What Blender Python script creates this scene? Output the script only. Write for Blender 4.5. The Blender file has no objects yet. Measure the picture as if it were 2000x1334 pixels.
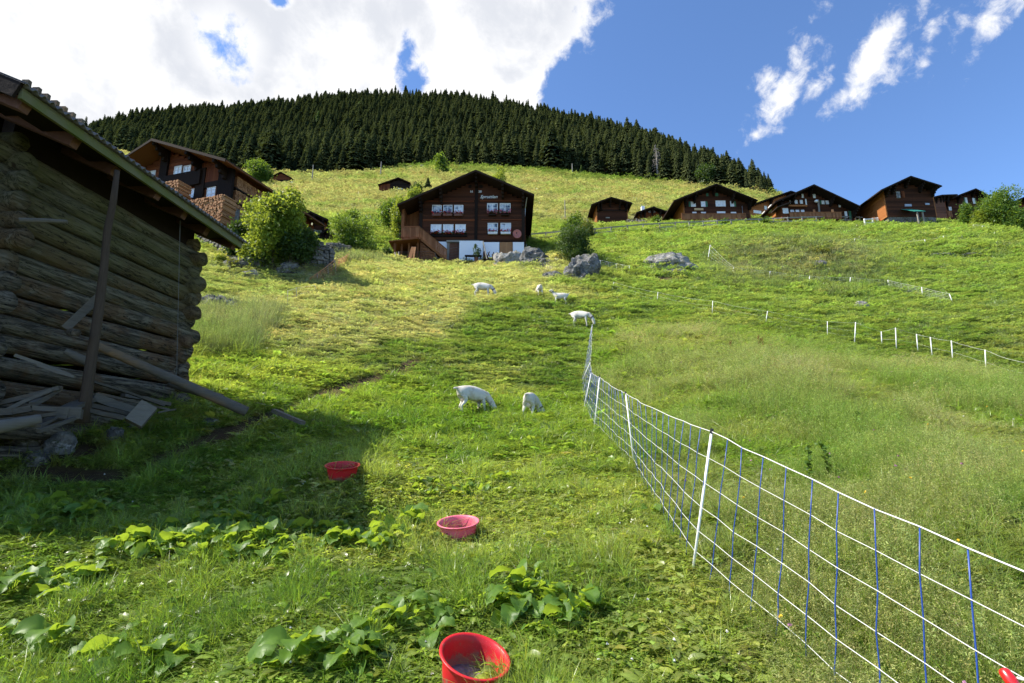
import bpy, math, random
import numpy as np
from mathutils import Vector, Matrix
random.seed(7); RNG = np.random.default_rng(11)
S = bpy.context.scene; C = S.collection
# ------------------------------------------------------------------ camera, world, sun, exposure
FPX, PITCH = 1060.0, math.radians(12.5)
cam = bpy.data.cameras.new('camera'); cam.sensor_width = 36; cam.lens = FPX*36/2000; cam.clip_start = .05; cam.clip_end = 4000
camo = bpy.data.objects.new('camera', cam); C.objects.link(camo); S.camera = camo
camo.location = (0, 0, 0); camo.rotation_euler = (math.radians(90)+PITCH, 0, 0)
SUN_AZ, SUN_EL = (-0.999, -0.055), 50.0            # horizontal direction towards the sun, elevation
az = math.atan2(SUN_AZ[0], SUN_AZ[1])             # clockwise from +Y
se = math.radians(SUN_EL)
sundir = Vector((math.sin(az)*math.cos(se), math.cos(az)*math.cos(se), math.sin(se)))
sl = bpy.data.lights.new('sun', 'SUN'); sl.energy = 5.0; sl.angle = math.radians(.53); sl.color = (1, .94, .84)
so = bpy.data.objects.new('sun', sl); C.objects.link(so); so.rotation_euler = sundir.to_track_quat('Z', 'Y').to_euler()
S.view_settings.view_transform = 'Standard'; S.view_settings.look = 'None'; S.view_settings.exposure = 0.95; S.view_settings.gamma = 1
S.cycles.max_bounces = 5; S.cycles.transparent_max_bounces = 6; S.cycles.use_denoising = True; S.cycles.use_adaptive_sampling = True; S.cycles.adaptive_threshold = .02
S.cycles.diffuse_bounces = 2; S.cycles.glossy_bounces = 2; S.cycles.transmission_bounces = 3

fwd = np.array([0, math.cos(PITCH), math.sin(PITCH)]); upv = np.array([0, -math.sin(PITCH), math.cos(PITCH)]); rgt = np.array([1., 0, 0])
def ray(px, py): return fwd + rgt*((px-1000)/FPX) + upv*((667-py)/FPX)
def PT(px, py, t): return ray(px, py)*t
def azel(px, py):
    d = ray(px, py); d = d/np.linalg.norm(d); return math.atan2(d[0], d[1]), math.asin(d[2])

# ---- node expression helper
class NT:
    def __init__(s, tree): s.t = tree; s.n = tree.nodes; s.l = tree.links
    def node(s, typ, ins=None, **kw):
        nd = s.n.new(typ)
        for k, v in kw.items(): setattr(nd, k, v)
        for k, v in (ins or {}).items():
            if isinstance(v, bpy.types.NodeSocket): s.l.new(v, nd.inputs[k])
            else: nd.inputs[k].default_value = v
        return nd
    def m(s, op, a, b=0., c=None, clamp=False):
        nd = s.n.new('ShaderNodeMath'); nd.operation = op; nd.use_clamp = clamp
        for i, v in enumerate((a, b, c)):
            if v is None: continue
            if isinstance(v, bpy.types.NodeSocket): s.l.new(v, nd.inputs[i])
            else: nd.inputs[i].default_value = v
        return nd.outputs[0]
    def mix(s, f, a, b, blend='MIX'):
        nd = s.n.new('ShaderNodeMix'); nd.data_type = 'RGBA'; nd.blend_type = blend
        for k, v in ((0, f), (6, a), (7, b)):
            if isinstance(v, bpy.types.NodeSocket): s.l.new(v, nd.inputs[k])
            else: nd.inputs[k].default_value = v if k == 0 else (*v, 1)[:4]
        return nd.outputs[2]
    def noise(s, vec, scale, detail=4, rough=.5, dist=0.):
        nd = s.node('ShaderNodeTexNoise', {'Scale': scale, 'Detail': detail, 'Roughness': rough, 'Distortion': dist})
        if vec is not None: s.l.new(vec, nd.inputs['Vector'])
        return nd.outputs['Fac']
    def ramp(s, f, stops):
        nd = s.n.new('ShaderNodeValToRGB'); cr = nd.color_ramp
        while len(cr.elements) < len(stops): cr.elements.new(.5)
        for e, (p, c) in zip(cr.elements, stops):
            e.position = p; e.color = (*c, 1) if len(c) == 3 else c
        s.l.new(f, nd.inputs[0]); return nd.outputs[0]
    def mapr(s, v, a, b, c=0., d=1., smooth=True):
        nd = s.node('ShaderNodeMapRange', {'From Min': a, 'From Max': b, 'To Min': c, 'To Max': d})
        if smooth: nd.interpolation_type = 'SMOOTHSTEP'
        s.l.new(v, nd.inputs['Value']); return nd.outputs[0]

W = bpy.data.worlds.new('World'); S.world = W; W.use_nodes = True
N = NT(W.node_tree); N.n.clear()
sky = N.node('ShaderNodeTexSky', sky_type='NISHITA'); sky.sun_disc = False
sky.sun_elevation = se; sky.sun_rotation = az; sky.altitude = 1400; sky.air_density = 1.0; sky.dust_density = .4; sky.ozone_density = 2.2
tc = N.node('ShaderNodeTexCoord'); dirv = tc.outputs['Generated']
sep = N.node('ShaderNodeSeparateXYZ', {'Vector': dirv})
AZ = N.m('ARCTAN2', sep.outputs[0], sep.outputs[1]); EL = N.m('ARCSINE', sep.outputs[2])
warp1 = N.m('SUBTRACT', N.noise(dirv, 5, 6, .6), .5); warp2 = N.m('SUBTRACT', N.noise(dirv, 9.3, 5, .6), .5)
AZw = N.m('MULTIPLY_ADD', warp1, .06, AZ); ELw = N.m('MULTIPLY_ADD', warp2, .05, EL)
def blob(px, py, ax, ay, ang):            # an ellipse of sky, radii in degrees, 1 in its middle and 0 at its rim
    a, e = azel(px, py); c, s_ = math.cos(math.radians(ang)), math.sin(math.radians(ang))
    du = N.m('MULTIPLY', N.m('SUBTRACT', AZw, a), math.cos(e)); dv = N.m('SUBTRACT', ELw, e)
    p = N.m('DIVIDE', N.m('ADD', N.m('MULTIPLY', du, c), N.m('MULTIPLY', dv, s_)), math.radians(ax))
    q = N.m('DIVIDE', N.m('SUBTRACT', N.m('MULTIPLY', dv, c), N.m('MULTIPLY', du, s_)), math.radians(ay))
    r = N.m('SQRT', N.m('ADD', N.m('MULTIPLY', p, p), N.m('MULTIPLY', q, q)))
    return N.m('SUBTRACT', 1.0, r)
a0, e0 = azel(1085, 230); a1, e1 = azel(1185, 0)
k = (a1-a0)/(e1-e0)
edge = N.m('SUBTRACT', N.m('ADD', a0, N.m('MULTIPLY', N.m('SUBTRACT', ELw, e0), k)), AZw)     # > 0 left of the big cloud's edge
big = N.m('MULTIPLY', edge, 11.0)
big = N.m('MINIMUM', big, 1.3); big = N.m('MINIMUM', big, N.m('MULTIPLY', N.m('ADD', AZw, 1.75), 4.0))
cut = None
for b in ((440, 88, 4.4, 4.4, 100), (792, 104, 3.4, 1.6, 80), (800, 165, 3.4, 1.9, 80), (1104, 165, 4.2, 2.6, 75), (545, -6, 1.6, .9, 0)):
    v = N.m('MULTIPLY', blob(*b), 1.25); v = N.m('MAXIMUM', v, 0)
    cut = v if cut is None else N.m('MAXIMUM', cut, v)
big = N.m('SUBTRACT', big, N.m('MULTIPLY', cut, 1.25))
D = big
for (b, g) in (((1475, 255, 2.6, 1.6, 35), .7), ((1515, 205, 3.2, 1.7, 55), .8), ((1500, 160, 1.5, 2.0, 50), .45), ((1560, 120, 1.8, 1.0, 60), .35),
               ((1460, 275, 1.9, .8, 25), .5), ((1705, 105, 4.0, 1.7, 55), 1.2), ((1660, 180, 2.3, .9, 30), .7), ((1815, 85, 2.6, .9, 60), .6),
               ((1745, 140, 2.2, 1.2, 35), .4), ((1940, 50, 3.6, 1.3, 50), .6), ((1880, 60, 2.0, .9, 45), .22), ((1610, 25, 1.6, .8, 70), .12),
               ((1590, 175, 1.5, .7, 35), .3), ((1795, 38, 1.4, .7, 80), .2)):
    D = N.m('MAXIMUM', D, N.m('MULTIPLY', blob(*b), g))
nz = N.m('SUBTRACT', N.noise(dirv, 11, 12, .62, .25), .5); nz2 = N.m('SUBTRACT', N.noise(dirv, 34, 9, .65, .3), .5)
D = N.m('ADD', D, N.m('ADD', N.m('MULTIPLY', nz, 1.9), N.m('MULTIPLY', nz2, 1.9)))
mask = N.mapr(D, 0.0, .85)
shade = N.noise(dirv, 3.4, 8, .55, .3)
shd2 = N.mapr(N.m('SUBTRACT', big, N.m('MULTIPLY', nz, -.6)), .2, 1.6)      # thick middle of the big cloud is greyer
gr = N.m('MULTIPLY', N.mapr(N.m('ADD', shade, N.m('MULTIPLY', nz, .6)), .40, .62), N.mapr(big, .15, 1.2))
ccol = N.mix(gr, (5.8, 5.8, 5.85), (4.1, 4.25, 4.6))
skc = N.mix(1.0, sky.outputs[0], (.97, 1.16, 1.38), 'MULTIPLY')
fin = N.mix(mask, skc, ccol)
bg = N.node('ShaderNodeBackground', {'Color': fin, 'Strength': .1}); wo = N.node('ShaderNodeOutputWorld', {'Surface': bg.outputs[0]})

# ------------------------------------------------------------------ tagging helpers
def tag(o, label=None, cat=None, group=None, kind=None):
    if label: o['label'] = label
    if cat: o['category'] = cat
    if group: o['group'] = group
    if kind: o['kind'] = kind
    return o
def empty(name, loc=(0, 0, 0), rz=0, label=None, cat=None, group=None):
    o = bpy.data.objects.new(name, None); C.objects.link(o); o.location = loc; o.rotation_euler = (0, 0, rz); o.empty_display_size = .2
    return tag(o, label, cat, group)
def copy_tree(o, parent=None):
    c = o.copy(); C.objects.link(c)
    if parent: c.parent = parent
    for ch in list(o.children): copy_tree(ch, c)
    return c

class MB:                                    # mesh builder with one random value per piece
    def __init__(s): s.v = []; s.f = []; s.r = []; s.rv = .5
    def rnd(s): s.rv = random.random(); return s
    def add(s, vs, fs):
        b = len(s.v); s.v.extend([tuple(v) for v in vs]); s.f.extend([tuple(b+i for i in f) for f in fs]); s.r.extend([s.rv]*len(vs)); return s
    def box(s, lo, hi, M=None):
        x0, y0, z0 = lo; x1, y1, z1 = hi
        vs = [Vector(p) for p in ((x0, y0, z0), (x1, y0, z0), (x1, y1, z0), (x0, y1, z0), (x0, y0, z1), (x1, y0, z1), (x1, y1, z1), (x0, y1, z1))]
        if M is not None: vs = [M @ v for v in vs]
        return s.add(vs, [(0, 3, 2, 1), (4, 5, 6, 7), (0, 1, 5, 4), (1, 2, 6, 5), (2, 3, 7, 6), (3, 0, 4, 7)])
    def beam(s, a, b, w, h, up=(0, 0, 1)):   # a box from a to b
        a = Vector(a); b = Vector(b); d = (b-a); L = d.length
        if L < 1e-6: return s
        x = d/L; u = Vector(up); y = u.cross(x)
        if y.length < 1e-3: y = Vector((0, 1, 0)).cross(x)
        y.normalize(); z = x.cross(y)
        M = Matrix((x, y, z)).transposed().to_4x4(); M.translation = a
        return s.box((0, -w/2, -h/2), (L, w/2, h/2), M)
    def tube(s, pts, rad, n=8, cap=True, jit=0.):
        pts = [Vector(p) for p in pts]; base = len(s.v); k = len(pts)
        if not hasattr(rad, '__len__'): rad = [rad]*k
        ref = Vector((0, 0, 1))
        d0 = (pts[-1]-pts[0])
        if d0.length > 0 and abs(d0.normalized().z) > .9: ref = Vector((1, 0, 0))
        for i, p in enumerate(pts):
            d = (pts[min(i+1, k-1)]-pts[max(i-1, 0)]).normalized()
            x = ref.cross(d).normalized(); y = d.cross(x)
            for j in range(n):
                a = 2*math.pi*j/n; r = rad[i]*(1+jit*(random.random()-.5))
                s.v.append(tuple(p+x*math.cos(a)*r+y*math.sin(a)*r)); s.r.append(s.rv)
        for i in range(k-1):
            for j in range(n):
                a = base+i*n+j; b = base+i*n+(j+1) % n
                s.f.append((a, b, b+n, a+n))
        if cap:
            s.f.append(tuple(base+j for j in range(n))[::-1]); s.f.append(tuple(base+(k-1)*n+j for j in range(n)))
        return s
    def prism(s, poly, y0, y1, M=None):      # polygon in x,z extruded along y
        n = len(poly); vs = [Vector((x, y0, z)) for x, z in poly]+[Vector((x, y1, z)) for x, z in poly]
        if M is not None: vs = [M @ v for v in vs]
        return s.add(vs, [tuple(range(n)), tuple(range(2*n-1, n-1, -1))]+[((i+1) % n, i, n+i, n+(i+1) % n) for i in range(n)])
    def build(s, name, mat, parent=None, smooth=False, mods=None):
        me = bpy.data.meshes.new(name); me.from_pydata(s.v, [], s.f); me.update()
        a = me.attributes.new('rv', 'FLOAT', 'POINT'); a.data.foreach_set('value', np.array(s.r, dtype=np.float32))
        if smooth: me.polygons.foreach_set('use_smooth', [True]*len(me.polygons))
        me.materials.append(mat)
        o = bpy.data.objects.new(name, me); C.objects.link(o)
        if parent is not None: o.parent = parent
        return o
def np_mesh(name, V, F, mat, rv=None, smooth=False):
    me = bpy.data.meshes.new(name); V = np.asarray(V, np.float32); F = np.asarray(F, np.int32); k = F.shape[1]
    me.vertices.add(len(V)); me.vertices.foreach_set('co', V.ravel())
    me.loops.add(F.size); me.loops.foreach_set('vertex_index', F.ravel())
    me.polygons.add(len(F)); me.polygons.foreach_set('loop_start', np.arange(0, F.size, k, dtype=np.int32))
    try: me.polygons.foreach_set('loop_total', np.full(len(F), k, np.int32))
    except Exception: pass
    if smooth: me.polygons.foreach_set('use_smooth', np.ones(len(F), bool))
    me.update(calc_edges=True)
    if rv is not None:
        a = me.attributes.new('rv', 'FLOAT', 'POINT'); a.data.foreach_set('value', np.asarray(rv, np.float32))
    if mat: me.materials.append(mat)
    return me

# ------------------------------------------------------------------ materials
MATS = {}
def newmat(name):
    m = bpy.data.materials.new(name); m.use_nodes = True; m.node_tree.nodes.clear(); MATS[name] = m
    return m, NT(m.node_tree)
def finish(n, col, rough=.8, bump=None, bstr=.3, bdist=.02, spec=.3, metal=0., trans=None, coat=0.):
    p = n.node('ShaderNodeBsdfPrincipled', {'Roughness': rough, 'Metallic': metal, 'Specular IOR Level': spec, 'Coat Weight': coat})
    if isinstance(col, bpy.types.NodeSocket): n.l.new(col, p.inputs['Base Color'])
    else: p.inputs['Base Color'].default_value = (*col, 1)
    if bump is not None:
        b = n.node('ShaderNodeBump', {'Height': bump, 'Strength': bstr, 'Distance': bdist}); n.l.new(b.outputs[0], p.inputs['Normal'])
    out = p.outputs[0]
    if trans is not None:
        tr = n.node('ShaderNodeBsdfTranslucent'); n.l.new(trans[0], tr.inputs[0]) if isinstance(trans[0], bpy.types.NodeSocket) else setattr(tr.inputs[0], 'default_value', (*trans[0], 1))
        mx = n.node('ShaderNodeMixShader', {0: trans[1]}); n.l.new(out, mx.inputs[1]); n.l.new(tr.outputs[0], mx.inputs[2]); out = mx.outputs[0]
    o = n.node('ShaderNodeOutputMaterial'); n.l.new(out, o.inputs[0])
def rvnode(n): return n.node('ShaderNodeAttribute', attribute_name='rv').outputs['Fac']
def objv(n, sc=(1, 1, 1)):
    t = n.node('ShaderNodeTexCoord').outputs['Object']; mp = n.node('ShaderNodeMapping', {'Scale': sc}); n.l.new(t, mp.inputs[0]); return mp.outputs[0]
def wood(name, c1, c2, sc=(1.5, 1.5, 14), rough=.75, bstr=.35, stain=None, grey=None):
    m, n = newmat(name); v = objv(n, sc); r = rvnode(n)
    g = n.noise(v, 3, 6, .65, .3); g2 = n.noise(objv(n), 1.3, 4, .6)
    f = n.m('ADD', n.m('MULTIPLY', g, .6), n.m('MULTIPLY', r, .55)); f = n.m('SUBTRACT', f, .12)
    col = n.mix(n.m('MINIMUM', n.m('MAXIMUM', f, 0), 1), c1, c2)
    if grey: col = n.mix(n.mapr(g2, .45, .7), col, grey)
    if stain: col = n.mix(n.mapr(n.noise(objv(n, (.7, .7, 2)), 1.1, 5, .6), .52, .68), col, stain)
    finish(n, col, rough, g, bstr, .02, .08)
    return m
def plain(name, c, rough=.5, var=.12, spec=.4, metal=0., bs=0., sc=6, coat=0., trans=None):
    m, n = newmat(name); g = n.noise(objv(n), sc, 5, .6); r = rvnode(n)
    d = tuple(max(0, x*(1-var*2)) for x in c); e = tuple(min(1, x*(1+var)) for x in c)
    col = n.mix(n.m('MULTIPLY_ADD', g, .6, n.m('MULTIPLY', r, .4)), d, e)
    finish(n, col, rough, g if bs else None, bs, .01, spec, metal, coat=coat, trans=(col, trans) if trans else None)
    return m

wood('log', (.14, .11, .075), (.42, .33, .22), (4, .6, 4), .85, .9, grey=(.30, .30, .27), stain=(.28, .15, .06))
def mlog():
    m, n = newmat('old_log'); r = rvnode(n); v = objv(n, (9, .55, 9)); g = n.noise(v, 2.2, 9, .7, .5); o = objv(n)
    fine = n.noise(objv(n, (26, 1.1, 26)), 2, 6, .7); big = n.noise(o, 1.6, 5, .65, .4)
    col = n.mix(n.mapr(g, .34, .68), (.035, .027, .02), (.27, .225, .16))
    col = n.mix(n.m('MULTIPLY', n.mapr(n.m('ADD', big, n.m('MULTIPLY', r, .22)), .56, .74), .75), col, (.15, .080, .038))
    sep = n.node('ShaderNodeSeparateXYZ'); n.l.new(n.node('ShaderNodeTexCoord').outputs['Object'], sep.inputs[0])
    hi = n.mapr(sep.outputs[2], 1.7, 3.3)
    col = n.mix(n.m('MULTIPLY', hi, n.mapr(n.noise(o, .9, 4, .6), .3, .6, .25, .8)), col, (.125, .115, .045))
    col = n.mix(n.mapr(fine, .60, .74, 0, .85), col, (.04, .03, .02))
    ck = n.noise(objv(n, (10, .42, 10)), 1.6, 4, .6, .8); ck = n.m('ABSOLUTE', n.m('SUBTRACT', ck, .5)); ckm = n.mapr(ck, .0, .018, 1, 0)
    col = n.mix(n.m('MULTIPLY', ckm, .9), col, (.008, .006, .004)); kn = n.node('ShaderNodeTexVoronoi', {'Scale': 1.0}); n.l.new(objv(n, (3.4, 1.3, 3.4)), kn.inputs['Vector']); col = n.mix(n.mapr(kn.outputs['Distance'], .06, .12, .8, 0), col, (.05, .03, .018))
    h = n.m('SUBTRACT', n.m('ADD', n.m('MULTIPLY', g, 1.2), n.m('MULTIPLY', fine, .8)), n.m('MULTIPLY', ckm, .8))
    finish(n, col, .9, h, .9, .035, .2)
    return m
mlog()
def mmossboard():
    m, n = newmat('mossy_board'); g = n.noise(objv(n, (8, .8, 8)), 3, 6, .65); b = n.noise(objv(n), 2.2, 5, .6)
    col = n.mix(n.mapr(b, .35, .62), (.17, .155, .085), (.13, .14, .04)); col = n.mix(n.mapr(g, .55, .8), col, (.12, .11, .06)); finish(n, col, .9, g, .5, .02)
mmossboard()
wood('plank_grey', (.055, .045, .035), (.20, .175, .14), (3, .9, 9), .85, .7, stain=(.26, .16, .08))
wood('prop_wood', (.03, .02, .014), (.12, .085, .06), (9, 9, 1.2), .8, .6)
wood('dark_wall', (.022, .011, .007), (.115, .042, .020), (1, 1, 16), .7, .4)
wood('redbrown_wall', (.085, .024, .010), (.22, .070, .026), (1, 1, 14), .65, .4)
wood('sunlit_orange_wall', (.24, .085, .028), (.44, .18, .06), (.8, .8, 12), .6, .35)  # side walls carry painted sunlight in this colour; plain orange wood on small parts
wood('porch_wood', (.12, .045, .018), (.27, .12, .045), (8, 8, 1), .65, .35)
wood('balcony_wood', (.16, .06, .025), (.36, .17, .08), (9, 9, .8), .65, .35)
wood('fence_wood', (.20, .18, .15), (.38, .35, .30), (5, 5, 5), .8, .4)
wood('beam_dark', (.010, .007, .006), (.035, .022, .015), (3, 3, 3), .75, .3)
wood('new_wood', (.20, .085, .035), (.50, .27, .13), (6, 6, 1.5), .6, .3)
wood('hut_wood', (.09, .045, .03), (.19, .09, .06), (7, 7, 1.2), .8, .4)
def mroof():
    m, n = newmat('roof_shingle'); r = rvnode(n); g = n.noise(objv(n), 3.5, 6, .7); w = n.noise(objv(n, (1, 9, 1)), 4, 3, .6)
    col = n.mix(g, (.025, .019, .017), (.070, .050, .042)); col = n.mix(n.mapr(w, .55, .7, 0, .6), col, (.025, .02, .02)); finish(n, col, .95, w, .5, .04, .05)
mroof()
plain('corrugated', (.17, .15, .14), .75, .3, .3, bs=.4)
plain('plaster', (.80, .81, .84), .85, .06, .2, bs=.15)
plain('white_paint', (.78, .77, .74), .5, .05, .4)
plain('green_paint', (.05, .17, .09), .5, .15)
plain('teal_sheet', (.03, .22, .17), .45, .12)
plain('curtain', (.70, .72, .74), .9, .12, .1, sc=14)
plain('flower_red', (.62, .03, .03), .6, .25); plain('flower_pink', (.72, .18, .30), .6, .2)
plain('flower_box', (.20, .09, .06), .7, .2)
plain('dish_red', (.46, .15, .11), .5, .12); plain('metal_grey', (.42, .43, .44), .45, .1, .5, .6)
plain('rope_white', (.62, .62, .58), .6, .06); plain('stay_blue', (.02, .065, .30), .4, .12, .5); plain('post_white', (.80, .80, .78), .4, .04, .5)
plain('cap_black', (.02, .02, .02), .4); plain('net_orange', (.62, .26, .10), .6); plain('wire', (.16, .155, .15), .5)

def mtub(name, c, d):
    m, n = newmat(name); v = objv(n); a = n.noise(v, 5, 6, .65); b = n.noise(v, 22, 8, .75, .4); sp = n.node('ShaderNodeSeparateXYZ'); n.l.new(v, sp.inputs[0])
    col = n.mix(n.mapr(a, .35, .7), c, d); low = n.mapr(sp.outputs[2], .0, .11, .30, .0)
    col = n.mix(n.m('MULTIPLY', n.mapr(n.m('ADD', b, low), .56, .74), .75), col, (.26, .17, .11)); col = n.mix(n.mapr(n.noise(objv(n, (60, 4, 60)), 3, 4, .7), .62, .72, 0, .35), col, (.75, .45, .42))
    finish(n, col, .42, b, .12, .004, .45, trans=(col, .2))
mtub('tub_red', (.70, .018, .025), (.56, .02, .03)); mtub('tub_pink', (.85, .20, .29), (.76, .15, .22))
plain('handle_red', (.62, .015, .015), .3, .05, .6, coat=.3)
plain('tub_residue', (.40, .30, .30), .7, .5, .2, bs=.6, sc=40)
plain('hoof', (.12, .09, .07), .6); plain('collar', (.05, .04, .06), .6); plain('goat_ear', (.72, .58, .50), .8, .1)
plain('eye_dark', (.01, .01, .01), .2); plain('cow_brown', (.20, .12, .08), .8, .3); plain('cow_tan', (.52, .42, .33), .8, .3); plain('cow_dark', (.03, .025, .02), .8, .3)
plain('lamp_globe', (.85, .85, .85), .3, .03); plain('sign_wood', (.62, .42, .20), .6)
def mgoat():
    m, n = newmat('goat_coat'); v = objv(n); g = n.noise(objv(n, (14, 40, 14)), 3, 5, .7); b = n.noise(v, 5, 4, .6)
    col = n.mix(n.mapr(b, .45, .68), (.60, .57, .50), (.44, .37, .28)); finish(n, col, .85, g, .5, .012, .15)
mgoat()
def mglass():  # pale pane colours are painted in for curtains and reflected sky
    m, n = newmat('window_glass'); r = rvnode(n); g = n.noise(objv(n), .9, 4, .6)
    col = n.mix(n.mapr(g, .42, .56), (.06, .08, .11), (.62, .66, .70)); finish(n, col, .08, None, spec=.9)
    m, n = newmat('curtain_sky_pane'); g = n.noise(objv(n), 1.7, 4, .6)
    col = n.mix(n.mapr(g, .25, .5), (.45, .50, .58), (.86, .87, .87)); finish(n, col, .12, None, spec=.8)
mglass()
def mrock(name, a, b, c, moss=(.09, .105, .03)):
    m, n = newmat(name); v = objv(n); g = n.noise(v, 2.2, 9, .7, .6); h = n.noise(v, 9, 8, .7)
    vo = n.node('ShaderNodeTexVoronoi', {'Scale': 3.2}); n.l.new(v, vo.inputs['Vector'])
    col = n.mix(n.mapr(g, .36, .62), a, b); col = n.mix(n.mapr(h, .52, .66), col, c)
    nrm = n.node('ShaderNodeNewGeometry').outputs['Normal']; sp = n.node('ShaderNodeSeparateXYZ'); n.l.new(nrm, sp.inputs[0])
    mf = n.m('MULTIPLY', n.mapr(sp.outputs[2], .35, .85), n.mapr(n.noise(v, 1.7, 5, .6), .44, .56)); col = n.mix(mf, col, moss)
    finish(n, col, .9, n.m('ADD', g, n.m('MULTIPLY', h, .5)), 1.0, .12, .2)
mrock('rock_grey', (.05, .05, .05), (.19, .185, .175), (.32, .31, .30)); mrock('rock_pale', (.12, .115, .105), (.32, .305, .28), (.46, .44, .41))
mrock('wall_stone', (.07, .065, .055), (.20, .185, .16), (.30, .28, .25))
def mbark():
    m, n = newmat('bark'); g = n.noise(objv(n, (6, 6, 1)), 4, 6, .7); finish(n, n.mix(g, (.05, .04, .03), (.17, .14, .11)), .9, g, .7, .03)
    m, n = newmat('dead_bark'); g = n.noise(objv(n, (6, 6, 1)), 4, 6, .7); finish(n, n.mix(g, (.20, .17, .14), (.38, .34, .30)), .9)
mbark()
def mleaf(name, c1, c2, tcol, tf=.4, rough=.5, spec=.35):
    m, n = newmat(name); r = rvnode(n); g = n.noise(objv(n), .7, 3, .5)
    oi = n.node('ShaderNodeObjectInfo').outputs['Random']
    f = n.m('ADD', n.m('MULTIPLY', r, .55), n.m('ADD', n.m('MULTIPLY', g, .3), n.m('MULTIPLY', oi, .15)))
    col = n.mix(f, c1, c2); tc_ = n.mix(r, tuple(x*.7 for x in tcol), tcol)
    finish(n, col, rough, None, spec=spec, trans=(tc_, tf)); return m
mleaf('leaf_green', (.035, .085, .012), (.10, .19, .03), (.26, .38, .03), .45)
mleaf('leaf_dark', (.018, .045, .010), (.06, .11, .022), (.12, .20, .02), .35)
mleaf('leaf_yellow', (.06, .12, .010), (.20, .27, .03), (.44, .52, .05), .46)
mleaf('dock_leaf', (.055, .140, .018), (.165, .280, .045), (.42, .58, .04), .48, .46, .4)
mleaf('shrub_olive', (.07, .09, .015), (.18, .19, .03), (.30, .32, .03), .4)
def mspruce():
    m, n = newmat('spruce_needles'); r = rvnode(n); oi = n.node('ShaderNodeObjectInfo').outputs['Random']
    col = n.mix(n.m('ADD', n.m('MULTIPLY', r, .5), n.m('MULTIPLY', oi, .5)), (.012, .026, .018), (.120, .135, .050))
    finish(n, col, .9, None, spec=.0, trans=((.07, .09, .02), .2))
    m, n = newmat('larch_needles'); r = rvnode(n); finish(n, n.mix(r, (.03, .07, .015), (.09, .15, .03)), .7, None, spec=.2, trans=((.12, .2, .03), .3))
mspruce()
def mgrass():
    for nm, dr in (('grass_blade', 0), ('seed_grass', 1)):
        m, n = newmat(nm); r = rvnode(n)
        ic = n.node('ShaderNodeAttribute', attribute_name='gcol', attribute_type='INSTANCER').outputs['Color']
        rr = n.m('MULTIPLY_ADD', r, .75, .60)
        sc = n.node('ShaderNodeVectorMath', operation='SCALE'); n.l.new(ic, sc.inputs[0]); n.l.new(rr, sc.inputs['Scale'])
        col = sc.outputs[0]
        t2 = n.mix(1., col, (1.8, 1.9, 1.0) if not dr else (1.4, 1.55, 1.0), 'MULTIPLY')
        finish(n, col, .36 if not dr else .6, None, spec=.5 if not dr else .25, trans=(t2, .42))
mgrass()
plain('petal_white', (.75, .75, .70), .6); plain('petal_purple', (.42, .20, .30), .6); plain('petal_yellow', (.75, .50, .03), .6); plain('seed_red', (.22, .05, .025), .8, .3)
M = MATS

# ------------------------------------------------------------------ terrain
def vnoise(x, y, seed=0):
    xi = np.floor(x).astype(np.int64); yi = np.floor(y).astype(np.int64); fx = x-xi; fy = y-yi
    fx = fx*fx*(3-2*fx); fy = fy*fy*(3-2*fy)
    def h(a, b):
        n = (a*374761393+b*668265263+seed*1442695041) & 0xffffffff; n = ((n ^ (n >> 13))*1274126177) & 0xffffffff
        return ((n ^ (n >> 16)) & 0xffff)/65535.0
    return (h(xi, yi)*(1-fx)+h(xi+1, yi)*fx)*(1-fy)+(h(xi, yi+1)*(1-fx)+h(xi+1, yi+1)*fx)*fy-.5
def fbm(x, y, seed=0, o=4, g=.5):
    s = 0; a = 1.; x = np.asarray(x, float); y = np.asarray(y, float)
    for i in range(o): s = s+a*vnoise(x, y, seed+i); x = x*2.03+5.1; y = y*2.03+1.7; a *= g
    return s
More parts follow.
